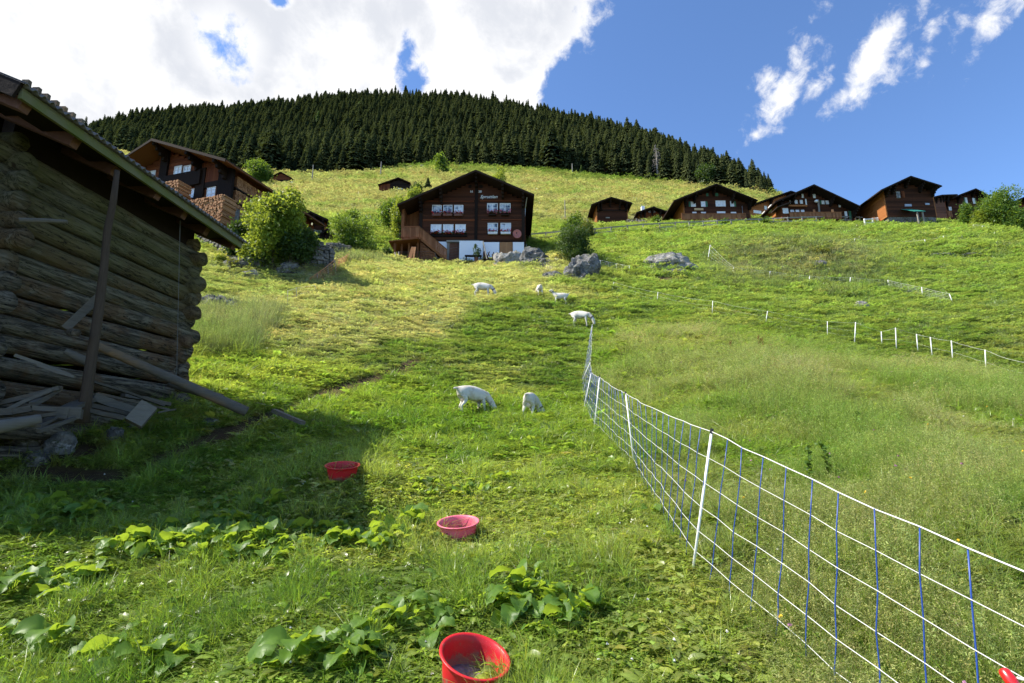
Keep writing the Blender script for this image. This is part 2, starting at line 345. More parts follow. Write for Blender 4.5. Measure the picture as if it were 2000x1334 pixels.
CP = [  # px, py, depth of the ground seen there
 (0,1334,3.2),(0,1100,4.5),(0,950,5.9),(0,870,6.6),
 (380,1334,3.05),(380,1100,4.5),(380,950,6.3),(370,795,8.9),(395,700,12.5),(400,600,19),(400,530,26),(430,490,31),(500,480,33),(440,452,38),
 (600,1290,2.95),(600,1100,4.4),(600,1035,5.1),(600,935,6.3),(600,800,10.4),(600,700,14.6),(600,620,18.5),(640,550,26),(660,505,34),(700,495,42),
 (910,1310,2.85),(900,1100,4.4),(895,1052,4.95),(668,938,6.0),(910,930,7.2),(910,812,11.6),(910,720,16),(930,640,21),(940,580,27),(800,508,49),(910,507,49),(1020,505,48),(960,520,43),(820,530,38),
 (1150,1334,2.75),(1150,1100,4.15),(1160,840,9.8),(1140,803,12.8),(1150,720,17),(1150,640,23),(1060,575,27),(1150,590,28),(1160,548,34),(1200,480,50),(1200,448,68),(1100,468,58),(1060,478,56),
 (1352,1125,3.75),(1240,920,6.9),(1400,1334,2.6),(1400,900,7.0),(1400,760,11.5),(1400,670,18),(1400,600,27),(1400,520,42),(1400,460,60),(1400,441,69),(1300,600,27),
 (1700,1334,2.7),(1700,1100,3.6),(1700,900,6.2),(1700,760,11),(1670,680,21),(1925,730,19),(1700,600,31),(1700,540,40),(1700,500,50),(1700,450,65),(1700,437,72),
 (1950,1334,2.6),(1950,1100,3.4),(1950,900,5.8),(1950,780,11),(1950,600,30),(1950,500,48),(1950,458,60),(1870,440,72),
 # behind the village and the upper meadow
 (560,430,72),(560,372,150),(548,360,176),(620,350,192),(768,379,130),(700,430,70),(770,420,80),(900,400,100),(1040,430,82),(1100,400,112),(1200,410,100),(1193,440,78),(800,333,225),(950,333,228),(680,348,195),
 (1200,352,240),(1320,375,190),(1400,376,195),(1480,384,195),(1080,340,232),(1300,400,118),(1440,392,150),(1300,438,76),
 (350,380,120),(350,330,210),(150,400,100),(150,340,210),(150,288,400),
 (170,272,440),(300,232,470),(450,226,480),(620,205,490),(760,200,490),(900,205,480),(1100,245,430),(1200,268,400),(1300,296,360),(1400,335,310),(1470,362,265),(1540,396,225),
 (620,290,330),(900,275,340),(1100,300,320),(1250,325,280),
 # far side of the crests
 (620,250,700),(300,280,700),(900,250,700),(1200,310,600),(1400,390,520),(1560,420,320),(1600,440,180),(1700,452,130),(1900,456,130),(1580,430,150),(1650,470,220),(1750,480,190),(1850,490,250),(1980,480,170),(1650,520,380),(1750,560,340),(1850,600,500),(1560,470,420),(1700,480,260),(1950,485,260),(1620,470,500),(1900,520,500),(170,300,700),
]
_P = []
for (px, py, t) in CP:
    p = PT(px, py, t); _P.append((p[0], p[1], p[2]))
for x in (-40, -12, -5, 0, 4, 9, 25): _P.append((x, -1.0, -1.65+.012*x)); 
for x in (-6, -3, 0, 3, 6): _P.append((x, 1.0, -1.52+(.02*abs(x))))
_P.append((1.61, 2.05, -1.33))
_P += [(-14., 7., 1.6), (-14, 20, 7.5), (-30, 20, 10), (-60, 60, 38), (-130, 150, 95), (-300, 300, 200), (-500, 500, 330), (16, 6, .2), (24, 12, 2.2), (50, 30, 8), (100, 70, 22), (220, 150, 10), (400, 300, -60), (500, 550, -120)]
_P = np.array(_P, float)
def uv(X, Y): Y2 = np.maximum(Y, -1.0)+3.0; return X/Y2*1.15, np.log(Y2)
def tps(r2): return np.where(r2 > 1e-12, .5*r2*np.log(np.maximum(r2, 1e-12)), 0)
_u, _l = uv(_P[:, 0], _P[:, 1]); _val = (_P[:, 2]+1.65)/(_P[:, 1]+3.0)
_n = len(_P); _A = np.zeros((_n+3, _n+3))
_A[:_n, :_n] = tps((_u[:, None]-_u)**2+(_l[:, None]-_l)**2)+np.eye(_n)*2.5e-3
_A[:_n, _n] = 1; _A[:_n, _n+1] = _u; _A[:_n, _n+2] = _l; _A[_n:, :_n] = _A[:_n, _n:].T
_w = np.linalg.solve(_A, np.concatenate([_val, np.zeros(3)]))
_nodes = {}
def H0(X, Y):
    X = np.asarray(X, float); Y = np.asarray(Y, float); sh = X.shape; X = X.ravel(); Y = Y.ravel(); out = np.empty(len(X))
    for i in range(0, len(X), 20000):
        u, l = uv(X[i:i+20000], Y[i:i+20000])
        k = tps((u[:, None]-_u)**2+(l[:, None]-_l)**2)
        out[i:i+20000] = k@_w[:_n]+_w[_n]+_w[_n+1]*u+_w[_n+2]*l
    return (out*(np.maximum(Y, -1)+3.0)-1.65).reshape(sh)
BUMPS = []   # x, y, rx, ry, height
def H(X, Y):
    X = np.asarray(X, float); Y = np.asarray(Y, float); z = H0(X, Y)
    r = np.sqrt(X*X+Y*Y)
    z = z+fbm(X/9, Y/9, 3)*np.clip(r*.010-.10, 0, .6)+fbm(X/2.2, Y/1.3, 9)*np.clip(r*.009-.05, .02, .20)+fbm(X/.5, Y/.5, 21, 3)*.035
    for (bx, by, rx, ry, h) in BUMPS:
        z = z+h*np.exp(-((X-bx)/rx)**2-((Y-by)/ry)**2)
    return z
def hz(x, y): return float(H(np.array([x]), np.array([y]))[0])
_ts = np.exp(np.linspace(math.log(1.8), math.log(720), 900))
def G(px, py, tmin=1.8):
    d = ray(px, py); ts = _ts[_ts >= tmin]; Z = H(d[0]*ts, d[1]*ts); below = d[2]*ts <= Z
    k = np.nonzero(below[1:] & ~below[:-1])[0]
    if len(k) == 0:
        k = [int(np.argmin(np.abs(d[2]*ts-Z)/ts))]; t = ts[k[0]]
    else:
        k = k[0]; a, b = ts[k], ts[k+1]
        f = (d[2]*a-Z[k])/((d[2]*a-Z[k])-(d[2]*b-Z[k+1])); t = a+(b-a)*f
    return Vector((d[0]*t, d[1]*t, hz(d[0]*t, d[1]*t)))
for (px, py, t, rx, ry, h) in ((1540, 508, 45, 7, 4.2, 2.3), (1120, 530, 40, 4.5, 2.5, .9), (540, 525, 28, 3.2, 1.5, .7), (1840, 500, 50, 7, 2.2, .7), (1330, 545, 37, 4, 2., .5), (930, 509, 47, 9, 6, -.55)):
    p = PT(px, py, t); BUMPS.append((p[0], p[1], rx, ry, h))

def project(X, Y, Z):
    t = Y*fwd[1]+Z*fwd[2]; t = np.maximum(t, .3); return 1000+FPX*X/t, 667-FPX*(Y*upv[1]+Z*upv[2])/t, t
def sm(x, a, b): x = np.clip((x-a)/(b-a), 0, 1); return x*x*(3-2*x)
DIRT = [(110, 882, 150, 26), (150, 930, 190, 22), (560, 800, 26, 12), (620, 780, 60, 8), (700, 750, 40, 6), (770, 725, 40, 5), (450, 845, 60, 14), (430, 1190, 70, 12), (1300, 545, 40, 5), (340, 1130, 45, 9)]
def zones(X, Y, Z):
    """base colour of the turf at each spot, with its kind: 0 short, 1 tall"""
    px, py, t = project(X, Y, Z)
    n1 = fbm(X/3.1, Y/3.1, 31)+.5; n2 = fbm(X/.8, Y/.8, 41)+.5; n3 = fbm(X/14, Y/10, 51)+.5
    L = np.array
    green = L([.160, .208, .050]); lime = L([.225, .250, .078]); dry = L([.36, .315, .17]); tall = L([.185, .210, .080]); mead = L([.25, .24, .12]); deep = L([.060, .125, .018]); dirt = L([.13, .085, .05])
    def mx(a, b, f): return a*(1-f[:, None])+b*f[:, None]
    c = np.repeat(green[None], len(X), 0); c = mx(c, lime, sm(n1, .35, .75)); c = mx(c, deep, sm(1-n2, .55, .8)*.5*sm(30-t, 0, 12))
    # mown hay strip between the barn and the chalet
    lim = np.interp(px, [370, 500, 700, 850, 950, 1050, 1200], [640, 735, 690, 650, 615, 575, 560])
    w1 = fbm(X/.55, Y/2.5, 61)+.5
    f = sm(lim-py+60*(n1-.5), -12, 22)*sm(t, 13, 17)*sm(1180-px, 0, 90)*sm(py, 490, 505)
    c = mx(c, dry*.95+L([.0, .02, .0]), f*(.6+.4*sm(w1, .35, .65)))
    f2 = sm(600-px, 0, 60)*sm(py, 500, 520)*sm(600-py, 0, 40)*sm(t, 15, 18); c = mx(c, L([.20, .24, .085]), f2*.6)
    # tall meadow right of the net
    ft = tallzone(px, py, t, n1); c = mx(c, tall, ft*.9); c = mx(c, L([.27, .24, .15]), ft*.5*sm(n1, .48, .72)*sm(t, 4.5, 9)); c = mx(c, L([.12, .19, .035]), ft*.7*sm(fbm(X/1.6, Y/1.6, 91)+.5, .5, .7))
    # mound of uncut grass
    fm = np.exp(-((px-1560)/170)**4-((py-512)/42)**4)*sm(t, 25, 30); c = mx(c, L([.27, .26, .13]), fm*.8); c = mx(c, L([.10, .15, .035]), fm*.6*sm(n2, .5, .7))
    fr = sm(px, 1150, 1300)*sm(t, 24, 30)*(1-fm)*sm(80-t, 0, 8); c = mx(c, lime*L([.85, 1.0, .9]), fr*.7)
    fb = sm(t, 72, 95)*sm(1320-px, -200, 80)*sm(260-t, 0, 25)
    c = mx(c, mead, sm(t, 70, 90)); c = mx(c, deep*1.5, sm(n3, .55, .75)*.35*sm(t, 60, 90)); c = mx(c, deep*.9+L([.01, .01, 0]), sm(t, 205, 240)*.8)
    w = np.zeros(len(X))
    for (dx, dy, sx, sy) in DIRT: w = np.maximum(w, np.exp(-((px-dx)/sx)**2-((py-dy)/sy)**2))
    PL = np.array([(300, 905), (430, 852), (540, 810), (600, 779), (690, 756), (760, 729), (830, 700)], float); pd = np.full(len(X), 1e9)
    for (ax, ay), (bx_, by_) in zip(PL[:-1], PL[1:]):
        tt = np.clip(((px-ax)*(bx_-ax)+(py-ay)*(by_-ay))/((bx_-ax)**2+(by_-ay)**2), 0, 1); pd = np.minimum(pd, np.hypot(px-ax-tt*(bx_-ax), (py-ay-tt*(by_-ay))*1.3))
    w = np.maximum(w, 1.1*np.exp(-(pd/(6+1400/np.maximum(t, 5)/11))**2))
    w = sm(w+(n2-.5)*.5, .40, .70); w = np.maximum(w, 0); c = mx(c, dirt, w)
    return c, ft, w, fm, f
def tallzone(px, py, t, n1):
    lim = np.interp(py, [600, 640, 720, 780, 850, 925, 1125, 1334], [1500, 1165, 1160, 1170, 1215, 1262, 1385, 1500])
    top = np.interp(px, [1150, 1300, 1500, 1640, 1800, 2000, 2200], [655, 640, 660, 690, 720, 745, 760])
    return sm(px-lim, -6, 14)*sm(py-top+30*(n1-.5), -8, 18)*sm(26-t, 0, 3)

# grid: fan of radial lines, dense near the camera
us = np.concatenate([np.linspace(-3.2, -1.35, 50, endpoint=False), np.linspace(-1.35, 1.35, 560), np.linspace(1.35, 3.2, 51)[1:]])
ls = np.concatenate([np.linspace(math.log(2.0), math.log(5.0), 60, endpoint=False), np.linspace(math.log(5.0), math.log(860), 640)])
UU, LL = np.meshgrid(us, ls); Y2 = np.exp(LL); GX = (UU*Y2/1.15).ravel(); GY = (Y2-3.0).ravel()
GZ = H(GX, GY)
gc, gt, gd, gm, gh = zones(GX, GY, GZ)
nu, nl = len(us), len(ls); ii = np.arange((nl-1)*(nu-1)); r_, c_ = ii//(nu-1), ii % (nu-1); a = r_*nu+c_
me = np_mesh('ground', np.stack([GX, GY, GZ], 1), np.stack([a, a+1, a+nu+1, a+nu], 1), None, smooth=True)
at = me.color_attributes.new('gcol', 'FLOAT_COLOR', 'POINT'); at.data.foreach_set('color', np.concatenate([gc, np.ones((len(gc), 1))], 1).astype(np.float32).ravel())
def mground():
    m, n = newmat('turf'); cl = n.node('ShaderNodeAttribute', attribute_name='gcol').outputs['Color']
    v = n.node('ShaderNodeTexCoord').outputs['Object']
    a = n.noise(v, 9, 8, .75, .3); b = n.noise(v, 1.7, 8, .7, .2); c = n.noise(v, .33, 8, .7)
    f = n.m('ADD', n.m('MULTIPLY', a, .5), n.m('ADD', n.m('MULTIPLY', b, .6), n.m('MULTIPLY', c, .4))); f = n.mapr(f, .50, 1.0, .4, 1.5, False)
    sc = n.node('ShaderNodeVectorMath', operation='SCALE'); n.l.new(cl, sc.inputs[0]); n.l.new(f, sc.inputs['Scale'])
    finish(n, sc.outputs[0], .95, n.m('ADD', a, n.m('MULTIPLY', b, 2)), .8, .12, .1)
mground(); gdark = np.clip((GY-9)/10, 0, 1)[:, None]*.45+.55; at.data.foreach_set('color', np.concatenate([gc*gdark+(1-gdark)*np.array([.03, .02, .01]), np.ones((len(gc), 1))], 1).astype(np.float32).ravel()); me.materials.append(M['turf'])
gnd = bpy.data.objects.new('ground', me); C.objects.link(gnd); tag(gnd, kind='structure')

# ------------------------------------------------------------------ scatter by geometry nodes
def scatter(name, P, rot, scl, idx, protos, label, cat, col=None, kind='stuff'):
    pc = bpy.data.collections.new(name+'_kinds')
    for i, pm in enumerate(protos):
        po = bpy.data.objects.new('%s_kind_%02d' % (name, i), pm); pc.objects.link(po)
    me = bpy.data.meshes.new(name); me.vertices.add(len(P)); me.vertices.foreach_set('co', np.asarray(P, np.float32).ravel())
    for nm, ty, arr, fld in (('rot', 'FLOAT_VECTOR', rot, 'vector'), ('scl', 'FLOAT_VECTOR', scl, 'vector'), ('idx', 'INT', idx, 'value')):
        at = me.attributes.new(nm, ty, 'POINT'); at.data.foreach_set(fld, np.asarray(arr, np.int32 if ty == 'INT' else np.float32).ravel())
    if col is not None:
        at = me.attributes.new('gcol', 'FLOAT_COLOR', 'POINT'); at.data.foreach_set('color', np.concatenate([col, np.ones((len(col), 1))], 1).astype(np.float32).ravel())
    o = bpy.data.objects.new(name, me); C.objects.link(o); tag(o, label, cat, None, kind)
    g = bpy.data.node_groups.new(name+'_nodes', 'GeometryNodeTree')
    g.interface.new_socket('Geometry', in_out='INPUT', socket_type='NodeSocketGeometry'); g.interface.new_socket('Geometry', in_out='OUTPUT', socket_type='NodeSocketGeometry')
    n = g.nodes; l = g.links; gi = n.new('NodeGroupInput'); go = n.new('NodeGroupOutput'); ip = n.new('GeometryNodeInstanceOnPoints')
    ci = n.new('GeometryNodeCollectionInfo'); ci.inputs['Collection'].default_value = pc; ci.inputs['Separate Children'].default_value = True; ci.inputs['Reset Children'].default_value = True
    def na(nm, ty):
        q = n.new('GeometryNodeInputNamedAttribute'); q.data_type = ty; q.inputs[0].default_value = nm; return q.outputs[0]
    e2r = n.new('FunctionNodeEulerToRotation'); l.new(na('rot', 'FLOAT_VECTOR'), e2r.inputs[0])
    l.new(gi.outputs[0], ip.inputs['Points']); l.new(ci.outputs[0], ip.inputs['Instance']); ip.inputs['Pick Instance'].default_value = True
    l.new(na('idx', 'INT'), ip.inputs['Instance Index']); l.new(e2r.outputs[0], ip.inputs['Rotation']); l.new(na('scl', 'FLOAT_VECTOR'), ip.inputs['Scale'])
    l.new(ip.outputs[0], go.inputs[0])
    md = o.modifiers.new('scatter', 'NODES'); md.node_group = g
    return o

def blades(nb, rad, hmin, hmax, wmin, wmax, lean, seg=3, mat='grass_blade', seedhead=0., rseed=0):
    R = np.random.default_rng(rseed); V = []; F = []; rv = []
    for i in range(nb):
        a = R.uniform(0, 6.283); r = rad*math.sqrt(R.uniform()); bx, by = r*math.cos(a), r*math.sin(a)
        h = R.uniform(hmin, hmax); w = R.uniform(wmin, wmax); d = R.uniform(0, 6.283); ln = abs(R.normal(0, lean))*h+.1*h*R.uniform()
        dx, dy = math.cos(d), math.sin(d); q = R.uniform(0, 6.283); sx, sy = math.cos(q)*w/2, math.sin(q)*w/2; b = len(V); v_ = R.uniform()
        for s in range(seg+1):
            f = s/seg; cx = bx+dx*ln*f**1.8; cy = by+dy*ln*f**1.8; cz = h*(f-.25*f*f*min(1.6, ln/h))-.01; k = (1-f**1.5)*1.0+.04
            V += [(cx-sx*k, cy-sy*k, cz), (cx+sx*k, cy+sy*k, cz)]; rv += [v_*.8+.2*f]*2
        F += [(b+2*s, b+2*s+1, b+2*s+3, b+2*s+2) for s in range(seg)]
        if seedhead and R.uniform() < seedhead:
            for s in range(9):
                f = R.uniform(.74, 1.0); cx = bx+dx*ln*f**1.8; cy = by+dy*ln*f**1.8; cz = h*(f-.25*f*f*min(1.6, ln/h))
                o = R.normal(0, .010, 3); e = R.normal(0, .0025, 3); g_ = R.normal(0, .007, 3); b = len(V)
                p = np.array([cx, cy, cz])+o*np.array([1, 1, .7]); V += [tuple(p), tuple(p+e), tuple(p+e+g_), tuple(p+g_)]; rv += [.95+.25*R.uniform()]*4; F.append((b, b+1, b+2, b+3))
    return np_mesh('tuft', V, F, M[mat], rv)
def clover(rseed, n=16, rad=.09, s=.016):
    R = np.random.default_rng(rseed); V = []; F = []; rv = []
    for i in range(n):
        a = R.uniform(0, 6.283); r = rad*math.sqrt(R.uniform()); c = np.array([r*math.cos(a), r*math.sin(a), R.uniform(.02, .08)])
        th = R.uniform(0, 6.283); tilt = R.normal(0, .35, 2); v_ = R.uniform()
        for k_ in range(3):
            an = th+k_*2.094; b = len(V); sz = s*R.uniform(.8, 1.4)
            for (rr, da) in ((.1, 0), (.9, -.45), (1.25, 0), (.9, .45)):
                x = rr*sz*math.cos(an+da); y = rr*sz*math.sin(an+da); V.append((c[0]+x, c[1]+y, c[2]+x*tilt[0]+y*tilt[1])); rv.append(v_)
            F.append((b, b+1, b+2, b+3))
    return np_mesh('clover', V, F, M['grass_blade'], rv)
def sample_ground(n, ymin, ymax, seed, amax=1.12, power=0.):
    R = np.random.default_rng(seed); u = R.uniform(-amax, amax, n); l = R.uniform(math.log(ymin+1.2), math.log(ymax+1.2), n); Y = np.exp(l)-1.2; X = u*(Y+.55); Z = H(X, Y)
    px, py, t = project(X, Y, Z); k = (px > -160) & (px < 2160) & (py < 1560)
    # stay out of the buildings' footprints
    for (cx, cy, hx, hy) in FOOT: k &= ~((np.abs(X-cx) < hx) & (np.abs(Y-cy) < hy))
    return X[k], Y[k], Z[k], R
FOOT = []
# ------------------------------------------------------------------ the near log barn
def lerp(a, b, f): return a+(b-a)*f
def log_mesh(mb, a, b, r, seg=26, n=14, wob=.02, seed=0, taper=.12):
    R = random.Random(seed); a = Vector(a); b = Vector(b); L = (b-a).length; d = (b-a).normalized()
    x = Vector((0, 0, 1)).cross(d).normalized(); y = d.cross(x); base = len(mb.v); ph = R.uniform(0, 50); t = taper*R.choice((-1, 1))
    knots = [(R.uniform(0, 1), R.uniform(0, 6.28), R.uniform(.004, .014)) for _ in range(int(L*1.2)+1)]
    for i in range(seg+1):
        f = i/seg; c = a.lerp(b, f)+x*(math.sin(ph+f*L*1.1)*wob+math.sin(ph*2+f*L*3.3)*wob*.3)+y*(math.cos(ph*1.7+f*L*.9)*wob)
        rr = r*(1+t*(f-.5))
        for j in range(n):
            an = 6.2832*j/n
            q = rr*(1+.035*math.sin(3*an+ph+f*L*.5)+.02*math.sin(5*an-ph+f*L*1.1)+R.uniform(-.010, .010))
            for (kf, ka, kr) in knots:
                q += kr*math.exp(-((f-kf)*L/.07)**2-((math.atan2(math.sin(an-ka), math.cos(an-ka)))/.5)**2)
            mb.v.append(tuple(c+x*math.cos(an)*q+y*math.sin(an)*q)); mb.r.append(mb.rv)
    for i in range(seg):
        for j in range(n):
            p = base+i*n+j; q = base+i*n+(j+1) % n; mb.f.append((p, q, q+n, p+n))
    mb.f.append(tuple(base+j for j in range(n))[::-1]); mb.f.append(tuple(base+seg*n+j for j in range(n)))
BN, BF = Vector((-5.93, 5.78, 0)), Vector((-5.62, 9.0, 0)); bd = (BF-BN).normalized(); bx = Vector((bd.y, -bd.x, 0))
barn = empty('log_barn', (BN.x-1, BN.y+1.5, hz(BN.x, BN.y+1.5)), 0, 'old weathered log barn with mossy eave board and corrugated roof at the left edge', 'barn')
def ch(o, parent):                                   # hang a world-space mesh under a placed parent
    o.parent = parent; o.matrix_parent_inverse = parent.matrix_world.inverted() if parent.matrix_world != Matrix() else Matrix.Translation(parent.location).inverted(); return o
def under(o, root):
    o.parent = root; mw = Matrix.Translation(root.location) @ Matrix.Rotation(root.rotation_euler.z, 4, 'Z'); o.matrix_parent_inverse = mw.inverted(); return o
mb = MB()
for i in range(15):
    z = .12+i*.247; mb.rnd(); s0 = .42+random.uniform(-.1, .12); s1 = .20+random.uniform(-.1, .1)
    sag = .02*math.sin(i*1.7)
    log_mesh(mb, BN-bd*s0+Vector((0, 0, z-.05+sag))+bx*random.uniform(-.02, .02), BF+bd*s1+Vector((0, 0, z+sag))+bx*random.uniform(-.02, .02), .121+random.uniform(-.012, .014), 40, 16, .018, i+5)
under(mb.build('log_wall', M['old_log'], smooth=True), barn)
for (nm, P0, seedo) in (('end_log_wall', BN+bd*.02, 40), ('end_log_wall', BF-bd*.06, 80)):
    mb = MB()
    for i in range(14):
        z = .24+i*.247; mb.rnd(); e = (.33 if seedo == 40 else .19)+random.uniform(-.09, .10)
        log_mesh(mb, P0+bx*e+Vector((0, 0, z)), P0-bx*6+Vector((0, 0, z)), .115+random.uniform(-.01, .018), 14, 14, .01, seedo+i)
    for i in range(8):                               # gable logs
        z = 3.72+i*.24; hw = 3.1*(1-i/8.5); log_mesh(mb, P0-bx*(3.0-hw)+Vector((0, 0, z)), P0-bx*(3.0+hw)+Vector((0, 0, z)), .12, 6, 8, .01, seedo+30+i)
    under(mb.build(nm, M['old_log'], smooth=True), barn)
mb = MB(); mb.box((-.1, 0, 0), (.1, 1, 1))
mb = MB()
for i in range(15): log_mesh(mb, BN-bx*5.9+Vector((0, 0, .12+i*.247)), BF-bx*5.9+Vector((0, 0, .12+i*.247)), .13, 6, 8, .01, 300+i)
under(mb.build('back_log_wall', M['old_log'], smooth=True), barn)
EX = -5.02; EY0, EY1 = 4.86, 9.42
def ez(y): return 3.665+.235*(y-EY0)/(EY1-EY0)
SL = .43; RX = -8.95
roof = MB()                                           # corrugated sheets: waves run down the slope, their ends show along the eave
nY = 300; amp = .022
for side in (0, 1):
    base = len(roof.v)
    for i in range(nY+1):
        y = lerp(EY0-.05, EY1+.06, i/nY); w = amp*math.cos(y*2*math.pi/.105)
        zr = ez(y)+.12+(EX-RX)*SL+w
        xe = EX+.09 if side == 0 else RX*2-EX; ze = ez(y)+.12-.09*SL+w
        for dz in (0, -.012): roof.v += [(xe, y, ze+dz), (RX, y, zr+dz)]; roof.r += [.5, .5]
    for i in range(nY):
        b = base+4*i; roof.f += [(b, b+1, b+5, b+4), (b+2, b+6, b+7, b+3), (b, b+4, b+6, b+2)]
ro = under(roof.build('roof', M['corrugated'], smooth=True), barn)
mb = MB(); mb.beam((EX, EY0, ez(EY0)+.01), (EX, EY1, ez(EY1)+.01), .04, .115); fb = mb.build('eave_board', M['mossy_board']); under(fb, barn)
mb = MB()
for k_ in range(7):
    y = lerp(EY0+.15, EY1-.12, k_/6); mb.rnd().beam((EX-.06-(k_ % 3)*.05, y, ez(y)-.05), (RX, y, ez(y)-.05+(EX-RX)*SL), .11, .13)
under(mb.build('rafter', M['hut_wood']), barn)
mb = MB()
for k_ in range(9):
    x = lerp(EX-.1, RX, k_/8); mb.rnd().beam((x-.2, EY0, ez(EY0)+.04+(EX-x)*SL), (x-.2, EY1, ez(EY1)+.04+(EX-x)*SL), .36, .025)
under(mb.build('roof_boarding', M['beam_dark']), barn)
mb = MB(); mb.beam(BN-bx*.1+Vector((0, 0, 3.88)), BF-bx*.1+Vector((0, 0, 3.88)), .16, .42); under(mb.build('eave_shade_fill', M['beam_dark']), barn)  # dark box added to stand for the shade above the top log
mb = MB(); mb.prism([(BF.x-.05, 3.4), (RX, 3.4), (RX, ez(9)+(EX-RX)*SL-.02), (BF.x-.05, ez(9)+(EX-BF.x)*SL)], BF.y-.14, BF.y-.06); under(mb.build('gable_infill', M['beam_dark']), barn)  # dark sheet added so the open gable gap reads as shade
mb = MB(); mb.beam((EX, EY0-.03, ez(EY0)+.02), (RX, EY0-.03, ez(EY0)+.02+(EX-RX)*SL), .035, .17); under(mb.build('gable_board', M['beam_dark']), barn); mb = MB(); mb.beam((EX, EY1+.02, ez(EY1)+.02), (RX, EY1+.02, ez(EY1)+.02+(EX-RX)*SL), .035, .17)
under(mb.build('gable_board', M['beam_dark']), barn)
for k_, (px, py) in enumerate(((51, 172), (71, 187), (88, 201), (106, 214), (122, 226), (138, 238), (155, 250))):
    t = (-(EX+.02))/((1000-px)/FPX); y = (PT(px, py, t))[1]; mb = MB().rnd(); mb.box((EX-.02, y-.02, ez(y)+.11), (EX+.05, y+.02, ez(y)+.175)); under(mb.build('snow_guard', M['plank_grey']), barn)
mb = MB(); c0 = Vector(PT(352, 430, 8.75)); c1 = Vector(PT(345, 728, 8.75)); mb.tube([c0, c1], .004, 6); mb.tube([c1, c1+Vector((-.02, 0, -.08)), c1+Vector((-.03, -.01, -.02))], .006, 6)
under(mb.build('hanging_cable', M['wire']), barn)
mb = MB(); mb.tube([PT(38, 430, 6.0), PT(85, 431, 6.1), PT(132, 433, 6.2)], [.03, .03, .022], 8); under(mb.build('wooden_peg', M['plank_grey']), barn)
mb = MB(); log_mesh(mb, PT(136, 648, 6.55), PT(150, 650, 6.2), .045, 3, 10, .0, 3); under(mb.build('dowel', M['old_log'], smooth=True), barn)
# leaning prop pole and its brace
mb = MB(); pp = [PT(229, 333, 6.72), PT(221, 395, 6.7), PT(210, 450, 6.68), PT(203, 520, 6.6), PT(194, 600, 6.55), PT(180, 690, 6.45), PT(170, 760, 6.38), PT(160, 826, 6.3)]
mb.tube(pp, [.030, .037, .040, .043, .05, .056, .062, .072], 12, jit=.16); o = mb.build('prop_pole', M['prop_wood'], smooth=True); tag(o, 'long crooked wooden pole propping up the barn eave', 'pole')
mb = MB(); mb.beam(PT(192, 580, 6.75), PT(126, 643, 6.45), .09, .09); o = mb.build('brace_beam', M['plank_grey']); tag(o, 'short square wooden brace slanting behind the prop pole', 'beam')
# loose timber at the foot of the wall
TIM = [  # px0,py0,t0, px1,py1,t1, width, height, kind, label
 (180,672,7.15, 480,806,8.05,.13,.13,'log','long thin log slanting from the barn wall down to the grass, tip in the sun'),
 (330,748,8.15, 432,778,8.3,.12,.10,'log','shorter log end lying above the long slanting log'),
 (30,694,6.0, 140,733,6.15,.05,.035,'plank','upper thin split stick slanting across the log wall'),
 (75,712,6.05, 146,736,6.1,.04,.03,'plank','lower thin split stick against the log wall'),
 (128,686,6.5, 172,706,6.6,.09,.09,'log','short stub log lying against the wall left of the pole'),
 (172,742,6.6, 320,792,7.5,.045,.03,'plank','thin batten under the long slanting log right of the pole'),
 (-10,790,5.9, 115,758,6.2,.07,.05,'plank','upper pale plank slanting up at the left edge of the timber heap'),
 (-10,812,5.75, 100,762,6.1,.08,.04,'plank','second pale plank slanting up in the timber heap'),
 (62,790,5.9, 118,757,6.3,.06,.05,'plank','short light stick leaning up beside the barn wall'),
 (60,797,5.75, 158,799,6.1,.06,.05,'plank','level weathered plank in the middle of the timber heap'),
 (-10,806,5.6, 62,798,5.75,.10,.07,'plank','thick level plank end at the left frame edge'),
 (-10,822,5.5, 110,808,5.8,.07,.04,'plank','long level plank lower in the timber heap'),
 (112,806,5.95, 160,809,6.05,.14,.12,'plank','squared beam offcut left of the pole foot'),
 (-10,836,5.4, 80,818,5.7,.12,.10,'log','grey rounded log at the bottom of the heap by the left edge'),
 (70,832,5.65, 112,812,5.95,.10,.03,'plank','curved slab of bark wood at the heap foot'),
 (75,842,5.6, 150,815,6.0,.05,.04,'plank','thin stick pointing to the pole foot'),
 (168,800,6.35, 240,817,6.6,.10,.05,'plank','split board right of the pole foot'),
 (170,790,6.5, 262,812,6.9,.05,.05,'plank','upper of two thin rails right of the pole foot'),
 (178,775,6.7, 255,800,7.1,.14,.10,'plank','broad weathered plank leaning under the slanting log'),
 (240,772,7.2, 330,790,7.7,.12,.05,'plank','dark plank at the wall foot under the slanting log'),
 (130,800,6.1, 175,780,6.5,.16,.05,'plank','pale wedge of split wood behind the pole foot'),
 (190,768,6.9, 330,800,7.6,.03,.03,'plank','thin rod sticking out towards the timber block'),
 (535,802,8.6, 592,826,8.2,.09,.06,'plank','broken board lying at the start of the dirt path'),
 (308,806,7.3, 342,800,7.45,.05,.02,'plank','orange splinter of wood in the grass near the barn'),
]
for i, (a, b, c, d, e, f, w, h, kd, lb) in enumerate(TIM):
    mb = MB().rnd(); A = Vector(PT(a, b, c)); B = Vector(PT(d, e, f))
    if kd == 'log': log_mesh(mb, A, B, w*.5, 22, 12, .012, 500+i, .3)
    else:
        n = 5; off = Vector((0, 0, random.uniform(-.015, .015)))
        for s in range(1):
            mb.beam(A, A.lerp(B, .5)+off, w, h); mb.beam(A.lerp(B, .5)+off, B, w*.92, h*.9)
    o = mb.build('timber_log' if kd == 'log' else 'old_plank', M['plank_grey'], smooth=(kd == 'log')); tag(o, lb, 'log' if kd == 'log' else 'plank', 'loose timber heaped along the barn wall')
